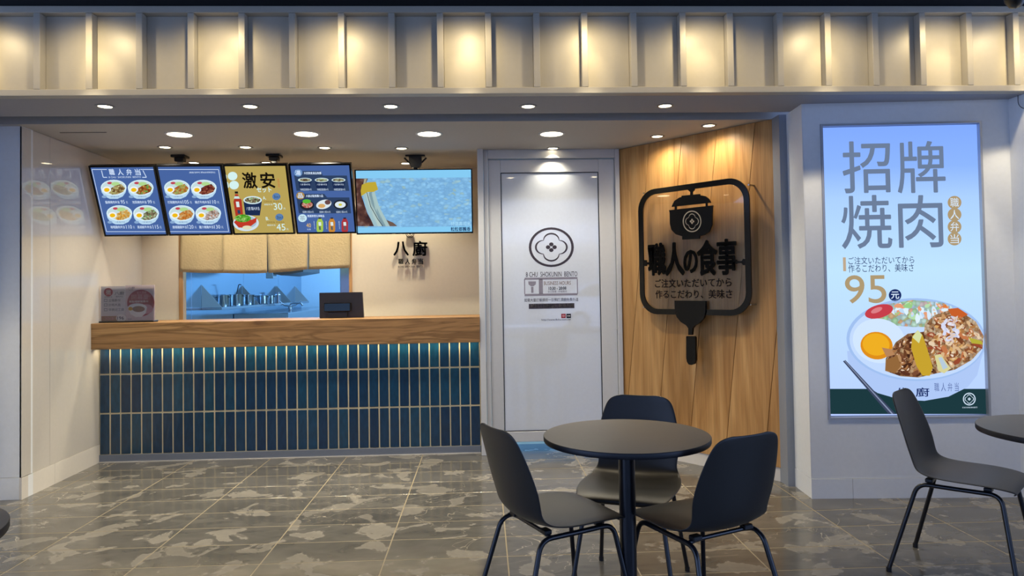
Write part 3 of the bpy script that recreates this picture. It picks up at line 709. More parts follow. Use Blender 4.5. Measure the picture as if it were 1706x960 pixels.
# slim slot diffuser in the inner ceiling
a, b = atZ(100, 221, ZC), atZ(181, 222, ZC)
box('ceiling_slot', a.x, b.x, a.y-.006, a.y+.006, ZC-.002, ZC+.0, M_black, b=0, label='thin dark slot in the inner ceiling at far left', cat='vent')
# spotlights that wash the fascia, hung from the arcade ceiling above the frame
for i, x in enumerate((-10, 183, 382, 577, 781, 975, 1160, 1355, 1547, 1670)):
    px = atY(x, 100, FY).x*1.04
    o = empty('fascia_spotlight', (px, 3.66, 3.13), label=('leftmost' if i == 0 else 'rightmost' if i == 9 else ['second', 'third', 'fourth', 'fifth', 'sixth', 'seventh', 'eighth', 'ninth'][i-1]+' from left')+' of ten small black spotlights above the panelled band', cat='spotlight', group='spotlights over the panelled band')
    P('stem', tube_me('stem', [(0, 0, 0), (0, 0, -.26)], .008, M_black, 8), o)
    h = P('head', lathe_me('head', [(.012, .05), (.035, .04), (.04, -.03)], M_black, 16), o, loc=(0, .0, -.26)); h.rotation_euler = (math.radians(35), 0, 0)
    spot('lamp', (px, 3.72, 2.82), (px, 3.93, 2.36), FASCIA_W, 150, .9, WARM, o, rad=.025)
    spot('downward_beam', (px, 3.72, 2.82), (px, 3.92, 1.6), FASCIA_W*4.0, 47, .35, (1, .86, .62), o, rad=.025)
    spot('beam', (px, 3.72, 2.82), (px, FY+.02, 2.565), FASCIA_W*.6, 40, 1, WARM, o, rad=.025)
area('kitchen_light', (-1.8, 8.2, 2.58), 1.6, 3.0, KITCHEN_W, (.26, .56, 1.0))
area('kitchen_light', (.5, 6.9, 2.58), 1.6, 1.6, KITCHEN_W*2.2, (.26, .56, 1.0))
area('kitchen_light', (-1.8, 11.5, 2.58), 2.0, 1.6, KITCHEN_W*.8, (.26, .56, 1.0))


# ================================================================== MENU SCREENS
ty1 = 5.45; pT = atY(259, 275.5, ty1); pB = atY(280.7, 392.7, ty1*1.042)
TVV = Vector((0, pT.y-pB.y, pT.z-pB.z)).normalized()
gS = lambda c, s=1.0: emit(c, s)
SB = gS('4a68a6', .95); LW = gS('d6e8ff'); PAN = gS('2f4263')
foods = [glow_pattern('menu_food_%d' % i, st, 75) for i, st in enumerate((
    [(0, '6a4a2c'), (.4, 'a88a50'), (.7, 'd8cc90'), (1, 'b0b060')], [(0, '7a3018'), (.4, 'b86a30'), (.7, 'd89a50'), (1, '68a850')],
    [(0, 'c04830'), (.4, 'c8b048'), (.7, 'a8c070'), (1, 'e0a060')], [(0, '501a18'), (.5, '8a3a30'), (1, 'b07050')],
    [(0, 'e09020'), (.5, 'f0c060'), (1, 'f8e4a8')], [(0, '5a4a38'), (.5, '988868'), (.8, 'c8d0a8'), (1, '80b878')],
    [(0, 'd07020'), (.5, 'e09848'), (1, 'f0c888')], [(0, '8a6858'), (.5, 'd0c0b8'), (.8, 'e8e8e8'), (1, 'c89070')]))]
def bowl(A, cx, cy, w, h, fm, L=4):
    """small printed rice bowl: body, rim, rice, egg, topping"""
    A.poly([(cx-w, cy-h*.15), (cx-w*.93, cy+h*.35), (cx-w*.7, cy+h*.8), (cx-w*.3, cy+h*1.05), (cx+w*.3, cy+h*1.05), (cx+w*.7, cy+h*.8), (cx+w*.93, cy+h*.35), (cx+w, cy-h*.15)], gS('b8d8f0'), L)
    A.ell(cx, cy-h*.15, w, h*.85, gS('d8f0fa'), L+1, n=24); A.ell(cx, cy-h*.17, w*.9, h*.73, gS('c6dde0'), L+2, n=24)
    A.ell(cx-w*.3, cy-h*.65, w*.2, h*.14, gS('c04858'), L+3, n=10); A.ell(cx+w*.15, cy-h*.55, w*.35, h*.22, gS('b0d890'), L+3, n=10)
    A.poly([(cx-w*.35, cy+h*.45), (cx-w*.3, cy), (cx+w*.1, cy-h*.35), (cx+w*.6, cy-h*.55), (cx+w*.9, cy-h*.1), (cx+w*.75, cy+h*.3), (cx+w*.3, cy+h*.55), (cx-w*.1, cy+h*.6)], fm, L+4)
    A.ell(cx-w*.52, cy+h*.05, w*.34, h*.34, gS('eef4f8'), L+5, n=14); A.ell(cx-w*.52, cy+h*.08, w*.22, h*.22, gS('f0bc18'), L+6, n=12)
    A.text('八廚 職人弁当', cx-w*.3, cy+h*.72, cx+w*.45, cy+h*.86, gS('5a7098'), L+7, res=1)
    A.ell(cx-w*.72, cy+h*.82, w*.2, h*.15, gS('88a8d0'), L+3, n=10)
def cup(A, cx, cy, w, h, L=4):
    A.poly([(cx-w, cy-h*.6), (cx+w, cy-h*.6), (cx+w*.78, cy+h), (cx-w*.78, cy+h)], gS('1c2c50'), L)
    A.ell(cx, cy-h*.6, w, h*.42, gS('d0e8f0'), L+1, n=20); A.ell(cx, cy-h*.6, w*.85, h*.3, foods[5], L+2, n=18)
    A.text('八廚 職人弁当', cx-w*.7, cy+h*.1, cx+w*.75, cy+h*.45, LW, L+2, res=1)
def screen(lab, xt0, xt1, xb0, xb1, draw, dimc, name='menu_screen', grp='menu screens over the counter', top=(275.5, None), body=None):
    org = (pT.x if False else 0)
    a = hit(xt0, 275.5, pT, TVN); b = hit(xt1, 275.5, pT, TVN); c = hit(xb0, 392.7, pT, TVN); d = hit(xb1, 392.7, pT, TVN)
    x0, x1 = (a.x+c.x)/2+.003, (b.x+d.x)/2-.003
    base = Vector((x0, pB.y, pB.z)); H = (pT-Vector((pT.x, pB.y, pB.z))).length
    e = empty(name, tuple(base), label=lab, cat='screen', group=grp); e.matrix_basis = Matrix.Translation(base)
    A = Art(base, (1, 0, 0), TVV, .0004); wd = x1-x0
    def slab(nm, u0, u1, v0, v1, n0, n1, m):
        return inch(prism(nm, [A.w(u, v, n0) for u, v in ((u0, v0), (u1, v0), (u1, v1), (u0, v1))], A.N*(n1-n0), m), e)
    bz = .013
    slab('casing', 0, wd, 0, H, -.045, -.004, M_black)
    for q in ((0, wd, 0, bz), (0, wd, H-bz, H), (0, bz, bz, H-bz), (wd-bz, wd, bz, H-bz)): slab('bezel', *q, -.0039, .002, M_blackgloss)
    A.polyuv([(bz, bz), (wd-bz, bz), (wd-bz, H-bz), (bz, H-bz)], dimc, -2); inch(A.build('display'), e)
    draw(A); inch(A.build('picture'), e)
TVN = Vector((1, 0, 0)).cross(TVV)
def sx(a, b, c, d, y, f):   # x at fraction f of a slanted screen, height y
    t = (y-275.5)/117.2; l = a+(c-a)*t; r = b+(d-b)*t; return l+(r-l)*f
def menu1(A):
    A.line([(178, 282.5), (153, 282.5), (177.5, 386), (276, 386)], .9, LW); A.line([(234, 282.5), (256.5, 282.5)], .9, LW)
    A.line([(169, 284), (172, 295.5), (178.5, 295.5)], 1.2, LW); A.line([(238, 284), (244, 295.5), (237, 295.5)], 1.2, LW)
    for i, ch in enumerate('職人弁当'): x = 179.5+14.4*i; A.text(ch, x+1, 281.5, x+12.5, 292, LW, 3, weight=.015)
    A.text('8 CHU  SHOKUNIN  BENTO', 181, 294, 235, 296.3, LW, 3)
    for cx, cy, k in ((189.5, 315, 0), (234.5, 315, 1), (199, 357.5, 4), (243.5, 357.5, 5)): bowl(A, cx, cy, 21.5, 15.5, foods[k])
    for (x, y, t, n) in ((175, 334, '醬燒燒肉弁当', '95'), (220, 334, '泡菜燒肉弁当', '99'), (184, 375.5, '咖哩雞肉弁当', '110'), (228.5, 375.5, '黑胡椒牛弁当', '115')):
        A.text(t, x, y+.6, x+24.5, y+5.2, LW, 3, res=1, weight=.01); w = 8 if len(n) == 2 else 11
        A.text(n, x+25.5, y-.6, x+25.5+w, y+5.5, LW, 3); A.text('元', x+34.5 if w == 8 else x+37.5, y+1.2, x+38.5 if w == 8 else x+41, y+5.2, LW, 3)
def menu2(A):
    A.line([(262, 282.5), (364, 282.5), (381, 386), (283, 386)], .9, LW)
    A.text('(餐點圖片僅供參考, 實際以店內現場販售為主)', 315, 286, 359, 289, LW, 3, res=1)
    for cx, cy, k in ((295, 315, 2), (339.5, 315, 3), (303, 357.5, 6), (347, 357.5, 7)): bowl(A, cx, cy, 21.5, 15.5, foods[k])
    for (x, y, t, n) in ((279, 334, '打拋豬肉弁当', '105'), (324.5, 334, '韓式牛肉弁当', '110'), (287, 375.5, '唐揚雞腿弁当', '120'), (331.5, 375.5, '雞汁嫩雞弁当', '130')):
        A.text(t, x, y+.6, x+24.5, y+5.2, LW, 3, res=1, weight=.01); A.text(n, x+25, y-.6, x+36, y+5.5, LW, 3); A.text('元', x+37, y+1.2, x+41, y+5.2, LW, 3)
def menu3(A):
    wh = gS('d4f2f0')
    for cx, cy in ((387.5, 293.5), (390, 308.5)): A.ell(cx, cy, 8, 7.2, wh, 2, n=20)
    A.poly([(374.5, 289), (377.5, 292), (378, 297), (376.5, 299.5)], wh, 2); A.poly([(377, 301.5), (380.5, 305), (381.5, 312), (379.5, 313.5)], wh, 2)
    bk = gS('16120c')
    A.text('激', 402, 287, 430, 314, bk, 5, weight=.028, res=3); A.text('安', 432, 287, 460, 313.5, bk, 5, weight=.028, res=3)
    A.text('セット', 427, 312, 453, 320.5, wh, 4, weight=.02); A.rect(461.5, 297, 467, 313, gS('c89a58'), 3); A.text('期間\n限定', 462, 298, 466.5, 312, gS('a8803c'), 4, res=1)
    A.poly([(391.5, 323.5), (396.5, 323.5), (398, 328), (402.5, 333), (405.5, 362), (393, 362), (389, 336), (391, 329)], gS('b03828'), 4)
    A.poly([(391, 327), (397.5, 327), (400, 331), (389.8, 331)], gS('c8e4e0'), 5); A.rect(391, 319, 397, 322.5, gS('1a1a1a'), 5); A.rect(393, 336, 399.5, 345, gS('d8e8e8'), 5); A.rect(395.5, 350, 401, 356, gS('304060'), 5)
    cup(A, 421, 343, 15.5, 16)
    A.ell(410, 371.5, 21.5, 13.5, gS('d0e0ec'), 10, n=28); A.ell(410, 370, 18, 10.5, gS('a8c0d0'), 11, n=28)
    A.poly([(390, 370), (398, 362), (420, 366), (428, 362), (427, 370), (415, 379), (398, 379)], gS('c03a28'), 12)
    A.ell(405, 363.5, 13.5, 6.5, glow_pattern('lettuce', [(0, '3a9a20'), (.5, '70c838'), (1, 'b8e888')], 90), 13, n=20); A.ell(412, 379, 8, 3.5, gS('e0dcb8'), 14, n=14)
    for y, l, n, xo in ((327, 'A.', '30', 0), (361.5, 'B.', '45', 5)):
        A.text(l, 437.5+xo, y, 443.5+xo, y+5.5, wh, 3, weight=.02); A.ell(460.5+xo, y+.5, 6.8, 6, gS('5a80b0'), 3, n=20); A.text('3in1', 456+xo, y-1.5, 466.5+xo, y+3, gS('203860'), 4)
        A.text('招牌套餐, 精選湯品', 439+xo, y+7.5, 469+xo, y+10.5, gS('8a7030'), 3, res=1); A.text(n, 455+xo, y+11.5, 471+xo, y+22.5, wh, 3, res=4); A.text('元', 472+xo, y+19, 476+xo, y+22, wh, 3)
        A.text('搭配弁当', 440+xo, y+12.5, 454+xo, y+15, wh, 3, res=1)
def menu4(A):
    A.ell(497, 288, 7, 6.2, gS('6a90c0'), 3, n=20); A.text('湯', 491.5, 284, 501.5, 292, LW, 4, weight=.02); A.text('天然熬煮湯品推薦', 506, 286.5, 535.5, 290.5, LW, 3, res=1, weight=.02)
    A.poly([(490, 292.5), (578, 292.5), (582, 318), (494, 318)], PAN, 2); A.poly([(504, 285), (534, 285), (538, 292.5), (500, 292.5)], PAN, 2)
    for i in range(3): cup(A, 508+28*i, 305, 11.5, 8.5); A.text('味噌豆腐湯30元', 500.5+28*i, 314, 519.5+28*i, 317.5, LW, 4, res=1)
    A.ell(500.5, 326, 7, 6.2, gS('a8884c'), 3, n=20); A.text('品', 495.5, 322, 505.5, 330, LW, 4, weight=.02); A.text('人氣必點推薦小品', 509.5, 324.5, 538.5, 328.5, LW, 3, res=1, weight=.02)
    A.poly([(494, 329), (582, 329), (585, 355.5), (498, 355.5)], PAN, 2); A.poly([(507, 323), (540, 323), (545, 329), (503, 329)], PAN, 2)
    A.ell(511.5, 342, 12, 8, gS('20242c'), 4, n=20); A.ell(512, 341, 9, 5.5, glow_pattern('ham', [(0, 'c04838'), (.5, 'e09080'), (1, 'e8d0b8')], 110), 5, n=18); A.ell(511, 335.5, 7, 3.5, gS('58b838'), 6, n=14)
    A.ell(539.5, 340.5, 13, 7.5, gS('dce8ee'), 4, n=20, rot=-.25); A.ell(536, 343, 6, 3.5, gS('d8a868'), 5, n=14); A.ell(546, 337, 5, 4, gS('684848'), 5, n=14)
    A.ell(567.5, 341, 12, 8, gS('20242c'), 4, n=20); A.ell(567, 341, 9, 5.5, gS('dce8ee'), 5, n=18); A.ell(567, 341, 3, 2, gS('d8d040'), 6, n=12)
    for i in range(3): A.text('招牌小菜30元', 504+28*i, 351.5, 523+28*i, 354.8, LW, 4, res=1)
    A.ell(504, 363.5, 7.3, 6.5, gS('c8e8f4'), 3, n=20); A.text('茶', 499, 359.5, 509, 367.5, gS('8a9aa8'), 4); A.text('精選享受沁涼飲品', 512, 358, 540.5, 361.8, LW, 3, res=1, weight=.02)
    A.text('40', 510, 372, 518.5, 379, gS('d8b470'), 3, weight=.02); A.text('元/瓶', 511.5, 381, 518, 383.5, LW, 3)
    for x, c in ((533, 'a8c850'), (553, 'c88838'), (574.5, 'a83840')):
        A.poly([(x-3, 364.5), (x+3, 364.5), (x+5.5, 370), (x+5.5, 384), (x+4, 386.5), (x-4, 386.5), (x-5.5, 384), (x-5.5, 370)], gS(c), 4); A.rect(x-2.4, 362.5, x+2.2, 364.5, gS('202020'), 5); A.rect(x-2.5, 370, x+2.5, 376, gS('d8e8e8'), 5); A.rect(x-1.8, 377, x+1.8, 383, gS('506068'), 5)
        A.text('嚴\n選\n紅\n茶', x-10.5, 368.5, x-7.8, 382, LW, 3, res=1)
screen('leftmost blue menu screen with four rice bowls priced 95 to 115', 145.8, 258.3, 173.8, 280.7, menu1, SB)
screen('blue menu screen with bowls priced 105 to 130, second from left', 259.6, 370.2, 280.7, 387.8, menu2, SB)
screen('golden yellow menu screen with big black brush characters', 371.3, 479, 388, 492.4, menu3, gS('b8a258'))
screen('rightmost blue menu screen listing soups, side dishes and bottled tea', 480.7, 586.3, 493.4, 594, menu4, SB)
# video screen
vy = 5.66; a, b, c, d = [atY(x, y, yy) for x, y, yy in ((590, 282, vy), (788, 282, vy), (595, 391, vy+.07), (787, 388.5, vy+.07))]
x0, x1 = (a.x+c.x)/2, (b.x+d.x)/2; zt, zb_ = (a.z+b.z)/2, (c.z+d.z)/2
vs_ = empty('video_screen', (x0, vy+.07, zb_), label='wide video screen showing pale blue tinted rice grains', cat='screen'); vs_.matrix_basis = Matrix.Translation(vs_.location)
VV = Vector((0, -.07, zt-zb_)); VH = VV.length; A = Art((x0, vy+.07, zb_), (1, 0, 0), VV, .0004)
def slab(nm, u0, u1, v0, v1, n0, n1, m): return inch(prism(nm, [A.w(u, v, n0) for u, v in ((u0, v0), (u1, v0), (u1, v1), (u0, v1))], A.N*(n1-n0), m), vs_)
wd = x1-x0
slab('casing', 0, wd, 0, VH, -.05, -.004, M_black)
for q in ((0, wd, 0, .012), (0, wd, VH-.008, VH), (0, .010, .012, VH-.008), (wd-.010, wd, .012, VH-.008)): slab('bezel', *q, -.0039, .002, M_blackgloss)
A.polyuv([(.01, .012), (wd-.01, .012), (wd-.01, VH-.008), (.01, VH-.008)], gS('86ccf4'), -2); inch(A.build('display'), vs_)
rice = glow_pattern('rice_video', [(0, '7ab0de'), (.5, '82bae6'), (.9, '90c8f0'), (.97, '98bcc0'), (1, 'a0d4f4')], 30, s=1.0, lo=.9, mscale=(1, 1.7, 1))
A.rect(592.5, 297.5, 786, 377, rice, 2)
dk = glow_pattern('basket_dark', [(.3, '2a1e26'), (.5, '5c3c34'), (.7, '9a8078')], 20, 'noise')
A.poly([(592.5, 297.5), (613, 297.5), (602, 325), (612, 355), (624, 377), (596, 377)], dk, 3); A.poly([(628, 360), (655, 371), (662, 377), (630, 377)], gS('6e5a50'), 3)
for k, cc in enumerate(('9fc0c8', 'b4ccc8', '7d9aa4', 'a8c4c4')):
    o_ = k*5; A.poly([(604+o_, 322), (609+o_, 319), (617+o_, 345), (630+o_*1.3, 377), (623+o_*1.3, 377), (610+o_, 348)], gS(cc), 4)
A.line([(611, 320), (618, 345), (630, 366), (638, 377)], 1, gS('1c2838'), 5)
A.poly([(603, 308), (612, 304), (626, 303), (630, 316), (622, 320), (612, 320), (602, 327), (601, 318)], gS('c0a838'), 6); A.poly([(607, 298), (611, 298), (609, 306), (605, 308)], gS('a8a890'), 4)
A.text('特選壽司米', 751, 369.5, 784, 376, gS('a8dcf8'), 5, weight=.01); A.text('粒粒都飄香', 751, 378.5, 784, 385, gS('18305c'), 5, weight=.02)
inch(A.build('picture'), vs_)
# ceiling brackets
def bracket(px, py, lab, yy):
    p = atY(px, py, yy)
    o = empty('ceiling_bracket', (p.x, yy, ZC), label=lab, cat='bracket', group='ceiling brackets holding the screens')
    box('ceiling_plate', -.055, .055, -.05, .05, -.02, 0, M_black, o)
    box('clamp', -.035, .035, -.03, .03, -.05, -.02, M_black, o)
    box('pole', -.02, .02, -.012, .012, -.30, -.05, M_steel, o)
    box('arm', -.10, .10, -.02, .06, -.34, -.30, M_black, o)
bracket(300, 256, 'black ceiling bracket holding the left menu screens', 5.72); bracket(457, 257, 'black ceiling bracket holding the right menu screens', 5.72)
p = atY(692, 262, 5.80); o = empty('ceiling_bracket', (p.x, 5.80, ZC), label='black pivoting ceiling bracket above the video screen', cat='bracket', group='ceiling brackets holding the screens')
box('ceiling_plate', -.08, .08, -.03, .03, -.012, 0, M_black, o)
prism('pivot_housing', [(-.05, -.035, -.012), (.05, -.035, -.012), (.05, -.035, -.07), (.03, -.035, -.105), (-.03, -.035, -.105), (-.05, -.035, -.07)], (0, .07, 0), M_black, o)
P('pole', tube_me('pole', [(0, 0, -.10), (0, -.01, -.26)], .016, M_black), o); box('arm', -.12, .12, -.06, -.02, -.34, -.24, M_black, o)
for s in (-1, 1): P('side_lug', tube_me('side_lug', [(s*.05, 0, -.06), (s*.09, 0, -.02)], .007, M_black, 8), o)
# ================================================================== NOREN
ny = BY-.03
nr = empty('noren_curtain', tuple(atY(442, 393, ny)), label='tan linen noren curtain of four panels over the kitchen hatch', cat='curtain'); nr.matrix_basis = Matrix.Translation(nr.location)
ntop = 2.0
edges = [(302, 299.5, 451), (374, 372, 454), (445, 446, 455), (514, 513, 450), (584, 583, 448.5)]
for k in range(4):
    l, r = edges[k], edges[k+1]; nu, nv = 16, 14; vs, fs = [], []
    for j in range(nv+1):
        tt = j/nv
        for i in range(nu+1):
            s_ = i/nu; g = .35 if k < 3 else .2
            xa = l[0]+(l[1]-l[0])*tt+.2*(k > 0)*tt; xb = r[0]+(r[1]-r[0])*tt-.3*(k < 3)*tt
            X = atY(xa+(xb-xa)*s_, 420, ny).x; zb2 = atY(440, l[2]+(r[2]-l[2])*s_-(1.5 if k else 0)*0+.8*math.sin(s_*3.1), ny).z
            Y = ny-.012*math.sin(s_*5.0+k*1.7)*tt-.006*math.sin(s_*11+k+tt*3)*tt-.01*tt*(k % 2)
            vs.append((X, Y, ntop+(zb2-ntop)*tt))
    for j in range(nv):
        for i in range(nu): a = j*(nu+1)+i; fs.append([a, a+nu+1, a+nu+2, a+1])
    me = mesh('cloth_panel', vs, fs, M_cloth, smooth=True); o = inch(P('cloth_panel', me), nr); md = o.modifiers.new('t', 'SOLIDIFY'); md.thickness = .002
inch(P('hanging_rod', tube_me('hanging_rod', [(HX0+.04, ny, 2.0), (HX1-.03, ny, 2.0)], .008, M_jamb)), nr)
# ================================================================== KITCHEN
def gusset_shelf(ya, yb, ys, lab):
    z = ks_z; o = empty('steel_wall_shelf', (KX+.005, ya, z), label=lab, cat='shelf')
    o.matrix_basis = Matrix.Translation(o.location)
    inch(box('shelf_board', KX+.006, KX+.235, ya, yb, z, z+.03, M_steel, b=.002), o)
    for y in ys:
        inch(prism('gusset', [(KX+.006, y, z+.0305), (KX+.232, y, z+.0305), (KX+.006, y, z+.29)], (0, .004, 0), mat('gusset_steel', 'b4b4b0', .35, metal=.5)), o)
ks_z = atX(337, 517, KX).z-.0
g0 = atX(335, 500, KX).y; g2 = atX(458, 500, KX).y; g3 = atX(491, 500, KX).y; g1 = atX(403, 500, KX).y
print('gussets', g0, g1, g2, g3, ks_z)
gusset_shelf(g0-.01, g2+.02, (g0, g1, g2), 'near steel wall shelf with triangular ends carrying the pots')
gusset_shelf(g2+.06, g3+.02, (g2+.08, g3), 'far steel wall shelf with triangular ends, beyond the pots')
def pot(px0, px1, pyt, xr, lab, group='stainless pots on the shelf', handle=True):
    xc = KX+.12; y = hit((px0+px1)/2, 505, (xc, 0, 0), (1, 0, 0)).y
    r = (px1-px0)/2/F*y; h = max(.05, atY(400, pyt, y).z-(ks_z+.03)); r = min(r, .112)
    o = empty('stock_pot', (xc, y, ks_z+.031), label=lab, cat='pot', group=group)
    P('pot_body', lathe_me('pot_body', [(r*.96, 0), (r, .01), (r, h-.006), (r*1.04, h), (r*.97, h), (r*.95, .012), (0, .012)], M_steel, 28), o)
    for s in (-1, 1):
        P('handle', tube_me('handle', bend([(r*.8*s, -.03, h*.8), (r*1.25*s if r < .09 else r*1.02*s, -.03, h*.82), (r*1.25*s if r < .09 else r*1.02*s, .03, h*.82), (r*.8*s, .03, h*.8)], .012, 3), .004, M_black, 6), o)
pot(362, 382, 491.5, 0, 'nearest steel pot on the shelf, behind the left gusset'); pot(383, 406, 490.5, 0, 'second steel pot on the shelf with a ladle in it')
pot(404, 424, 491.5, 0, 'third steel pot on the shelf, at its middle'); pot(431, 447, 493, 0, 'fourth steel pot on the shelf, right of the gap'); pot(446, 458, 493, 0, 'farthest steel pot on the shelf')
p = hit(463, 505, (KX+.12, 0, 0), (1, 0, 0)); P('steel_canister', lathe_me('steel_canister', [(.045, 0), (.045, .12), (.035, .13), (.035, .16), (0, .16)], M_steel, 20), loc=(p.x, p.y, ks_z+.031), label='small steel canister at the right end of the pot shelf', cat='canister')
# ladle
p = hit(394, 505, (KX+.12, 0, 0), (1, 0, 0)); P('ladle', tube_me('ladle', bend([(-.02, 0, .05), (.03, 0, .27), (.06, 0, .26)], .02, 4), .006, M_black, 8), loc=(p.x, p.y, ks_z+.03), label='black ladle standing in the second steel pot', cat='ladle')
# counter with tap under the shelf
y0, y1 = 6.9, 12.4
box('steel_worktop', KX+.01, KX+.7, 9.2, 12.4, .86, 1.03, M_steel, b=.004, label='steel worktop along the left kitchen wall under the shelves', cat='worktop')
p = hit(484, 520, (KX+.35, 0, 0), (1, 0, 0)); o = empty('kitchen_tap', (p.x, p.y, 1.03), label='chrome kitchen tap with two levers on the steel worktop', cat='tap')
P('spout', tube_me('spout', bend([(0, 0, 0), (0, 0, .10), (.16, 0, .10), (.18, 0, .06)], .03, 4), .012, M_steel, 8), o)
for s in (-1, 1): P('lever', tube_me('lever', [(0, 0, .06), (s*.08, 0, .07), (s*.16, 0, .13)], .009, M_steel, 8), o)
P('tap_base', lathe_me('tap_base', [(.03, 0), (.03, .06), (.015, .08), (0, .08)], M_steel, 14), o)
# hood
ho = empty('extractor_hood', (-2.4, 9.5, 1.6), label='brown edged steel extractor hood just below the noren', cat='hood'); ho.matrix_basis = Matrix.Translation(ho.location)
a, b, c = atY(440, 453, 9.0), atY(505, 453, 9.0), atY(468, 459, 9.0)
inch(prism('hood_canopy', [(a.x, 9.0, 2.2), (b.x, 9.0, 2.2), (b.x, 9.0, b.z), (c.x, 9.0, c.z), (a.x, 9.0, a.z)], (0, .9, 0), mat('hood_brown', '5c4a40', .3, metal=.5)), ho)
inch(box('duct', -2.75, -2.35, 9.3, 9.7, 2.2, 2.6, M_steel), ho)
a, b = atY(445, 457, 9.0), atY(457, 464, 9.0); inch(box('grease_cup', a.x, b.x, 8.95, 9.1, b.z, a.z+.03, M_steel, b=.003), ho)
# tall steel cabinet edge at the right of the hatch
a = atY(574, 450, 7.6).x; tc_ = empty('steel_cabinet', (a+.3, 7.6, 0), label='tall steel cabinet edge at the right side of the hatch', cat='cabinet')
box('cabinet_body', -.3, .3, -.25, .25, 0, 1.72, mat('cabinet_steel', '9fb4c8', .3, metal=.5), tc_); box('cabinet_door', -.29, .29, -.275, -.252, .1, 1.55, M_steel, tc_); box('handle', -.27, -.25, -.31, -.276, .9, 1.2, M_steel, tc_)
# ================================================================== ON THE COUNTER
CTZ = 1.083
yp = 5.80; a, b = atY(532, 488, yp), atY(606, 531, yp)
ps = empty('cash_register_screen', ((a.x+b.x)/2, yp, CTZ), label='black cash register screen with a small customer display on its back', cat='register')
w2 = (b.x-a.x)/2; hh = a.z-CTZ
prism('screen_back', [(-w2, 0, .0), (w2, 0, .0), (w2-.01, 0, hh), (-w2, 0, hh)], (0, .03, 0), mat('register_black', '221d1b', .35), ps)
box('base', -.10, .10, .031, .2, 0, .03, M_black, ps)
u0, u1, z0, z1 = atY(540.5, 519, yp).x-ps.location.x, atY(585.5, 519, yp).x-ps.location.x, atY(560, 519.5, yp).z-CTZ, atY(560, 504.5, yp).z-CTZ
cd_ = box('customer_display', u0, u1, -.03, -.001, z0, z1, M_blackgloss, ps, b=.006)
box('display_glass', u0+.008, u1-.008, -.032, -.0305, z0+.007, z1-.007, mat('display_dark', '1a2a40', .1), cd_, b=0)
box('display_stand', u0+.03, u1-.03, -.02, -.001, .0, z0-.001, M_black, ps)
# acrylic flyer stand
yf = 5.66; a, b = atY(167.5, 476, yf), atY(259, 538, yf)
fs_ = empty('flyer_stand', ((a.x+b.x)/2, yf, CTZ), label='clear acrylic stand with two flyers at the left end of the countertop', cat='stand'); fs_.matrix_basis = Matrix.Translation(fs_.location)
inch(box('stand_base', a.x, b.x, yf-.03, yf+.05, CTZ, CTZ+.012, M_black), fs_)
inch(box('acrylic_sheet', a.x, b.x, yf-.012, yf-.009, CTZ+.013, a.z, M_acryl, b=0), fs_)
A = Art((a.x, yf-.004, CTZ+.013), (1, 0, 0), (0, 0, 1), .0003)
def fbox(nm, x0, y0, x1, y1, m):
    p0, p1 = atY(x0, y0, yf), atY(x1, y1, yf); return inch(box(nm, p0.x, p1.x, yf-.004, yf+.001, max(p1.z, CTZ+.013), p0.z, m, b=0), fs_)
f1 = fbox('flyer', 168.5, 477.5, 209, 535.5, M_paper); f2 = fbox('flyer', 209.3, 475.5, 258, 535, mat('flyer_paper_pink', 'c9b6b8', .4))
A.ell(180.5, 487, 7.5, 7, M_red, 2); A.text('徵', 176.5, 483, 185, 491.5, M_pwhite, 3); A.text('八廚', 191, 486, 206.5, 491.5, M_ink, 2, weight=.01); A.text('職人弁当', 193, 493, 204.5, 495.5, M_ink, 2, res=1); A.text('誠徵夥伴', 174, 494, 187, 496, M_ink, 2, res=1)
for y, t_ in ((498.5, '正職夥伴'), (506, '計時人員'), (514, '早晚班工讀')):
    for q in ((173.5, y, 179, y+.6), (173.5, y+3.8, 179, y+4.4), (173.5, y, 174.1, y+4.4), (178.4, y, 179, y+4.4)): A.rect(*q, M_ink, 2)
    A.text(t_, 181, y, 201 if len(t_) == 4 else 206.5, y+4.3, M_ink, 2, res=1)
A.rect(169, 527, 209, 535, M_brown, 2); A.text('YOUR', 175, 529, 190, 533.5, M_pink, 3); A.ell(202, 530, 8.5, 6.3, M_pwhite, 3); A.text('196', 195.5, 527.3, 206.5, 532.8, M_ink, 4, weight=.02)
A.text('八廚', 213.5, 478, 224.5, 482, M_ink, 2); A.text('職人弁当', 215, 483, 222, 484.5, M_ink, 2, res=1)
A.ell(234.7, 505, 22.7, 22.3, M_red, 2, n=40); A.text('盛大 開幕', 228, 485.5, 244, 489.5, M_pink, 3, res=1); A.text('開幕慶!', 219, 490.5, 250.5, 499, M_pink, 3); A.text('單點嚐鮮優惠中', 215, 501, 247, 504, M_pwhite, 3, res=1)
A.ell(244, 515, 11, 8, M_pink, 3); A.poly([(213.5, 515), (218, 524), (226, 528.5), (236, 528), (243, 522), (245, 512)], M_pwhite, 4); A.ell(229, 513, 16, 7.5, M_pwhite, 5, n=24); A.ell(231, 515, 10.5, 5, M_food, 6, n=18); A.ell(217.5, 514.5, 3.8, 3.2, M_yolk, 7, n=12); A.text('職人嚴選', 213, 531, 219.5, 532.6, M_ink, 2, res=1)
inch(A.build('flyer_print'), fs_)
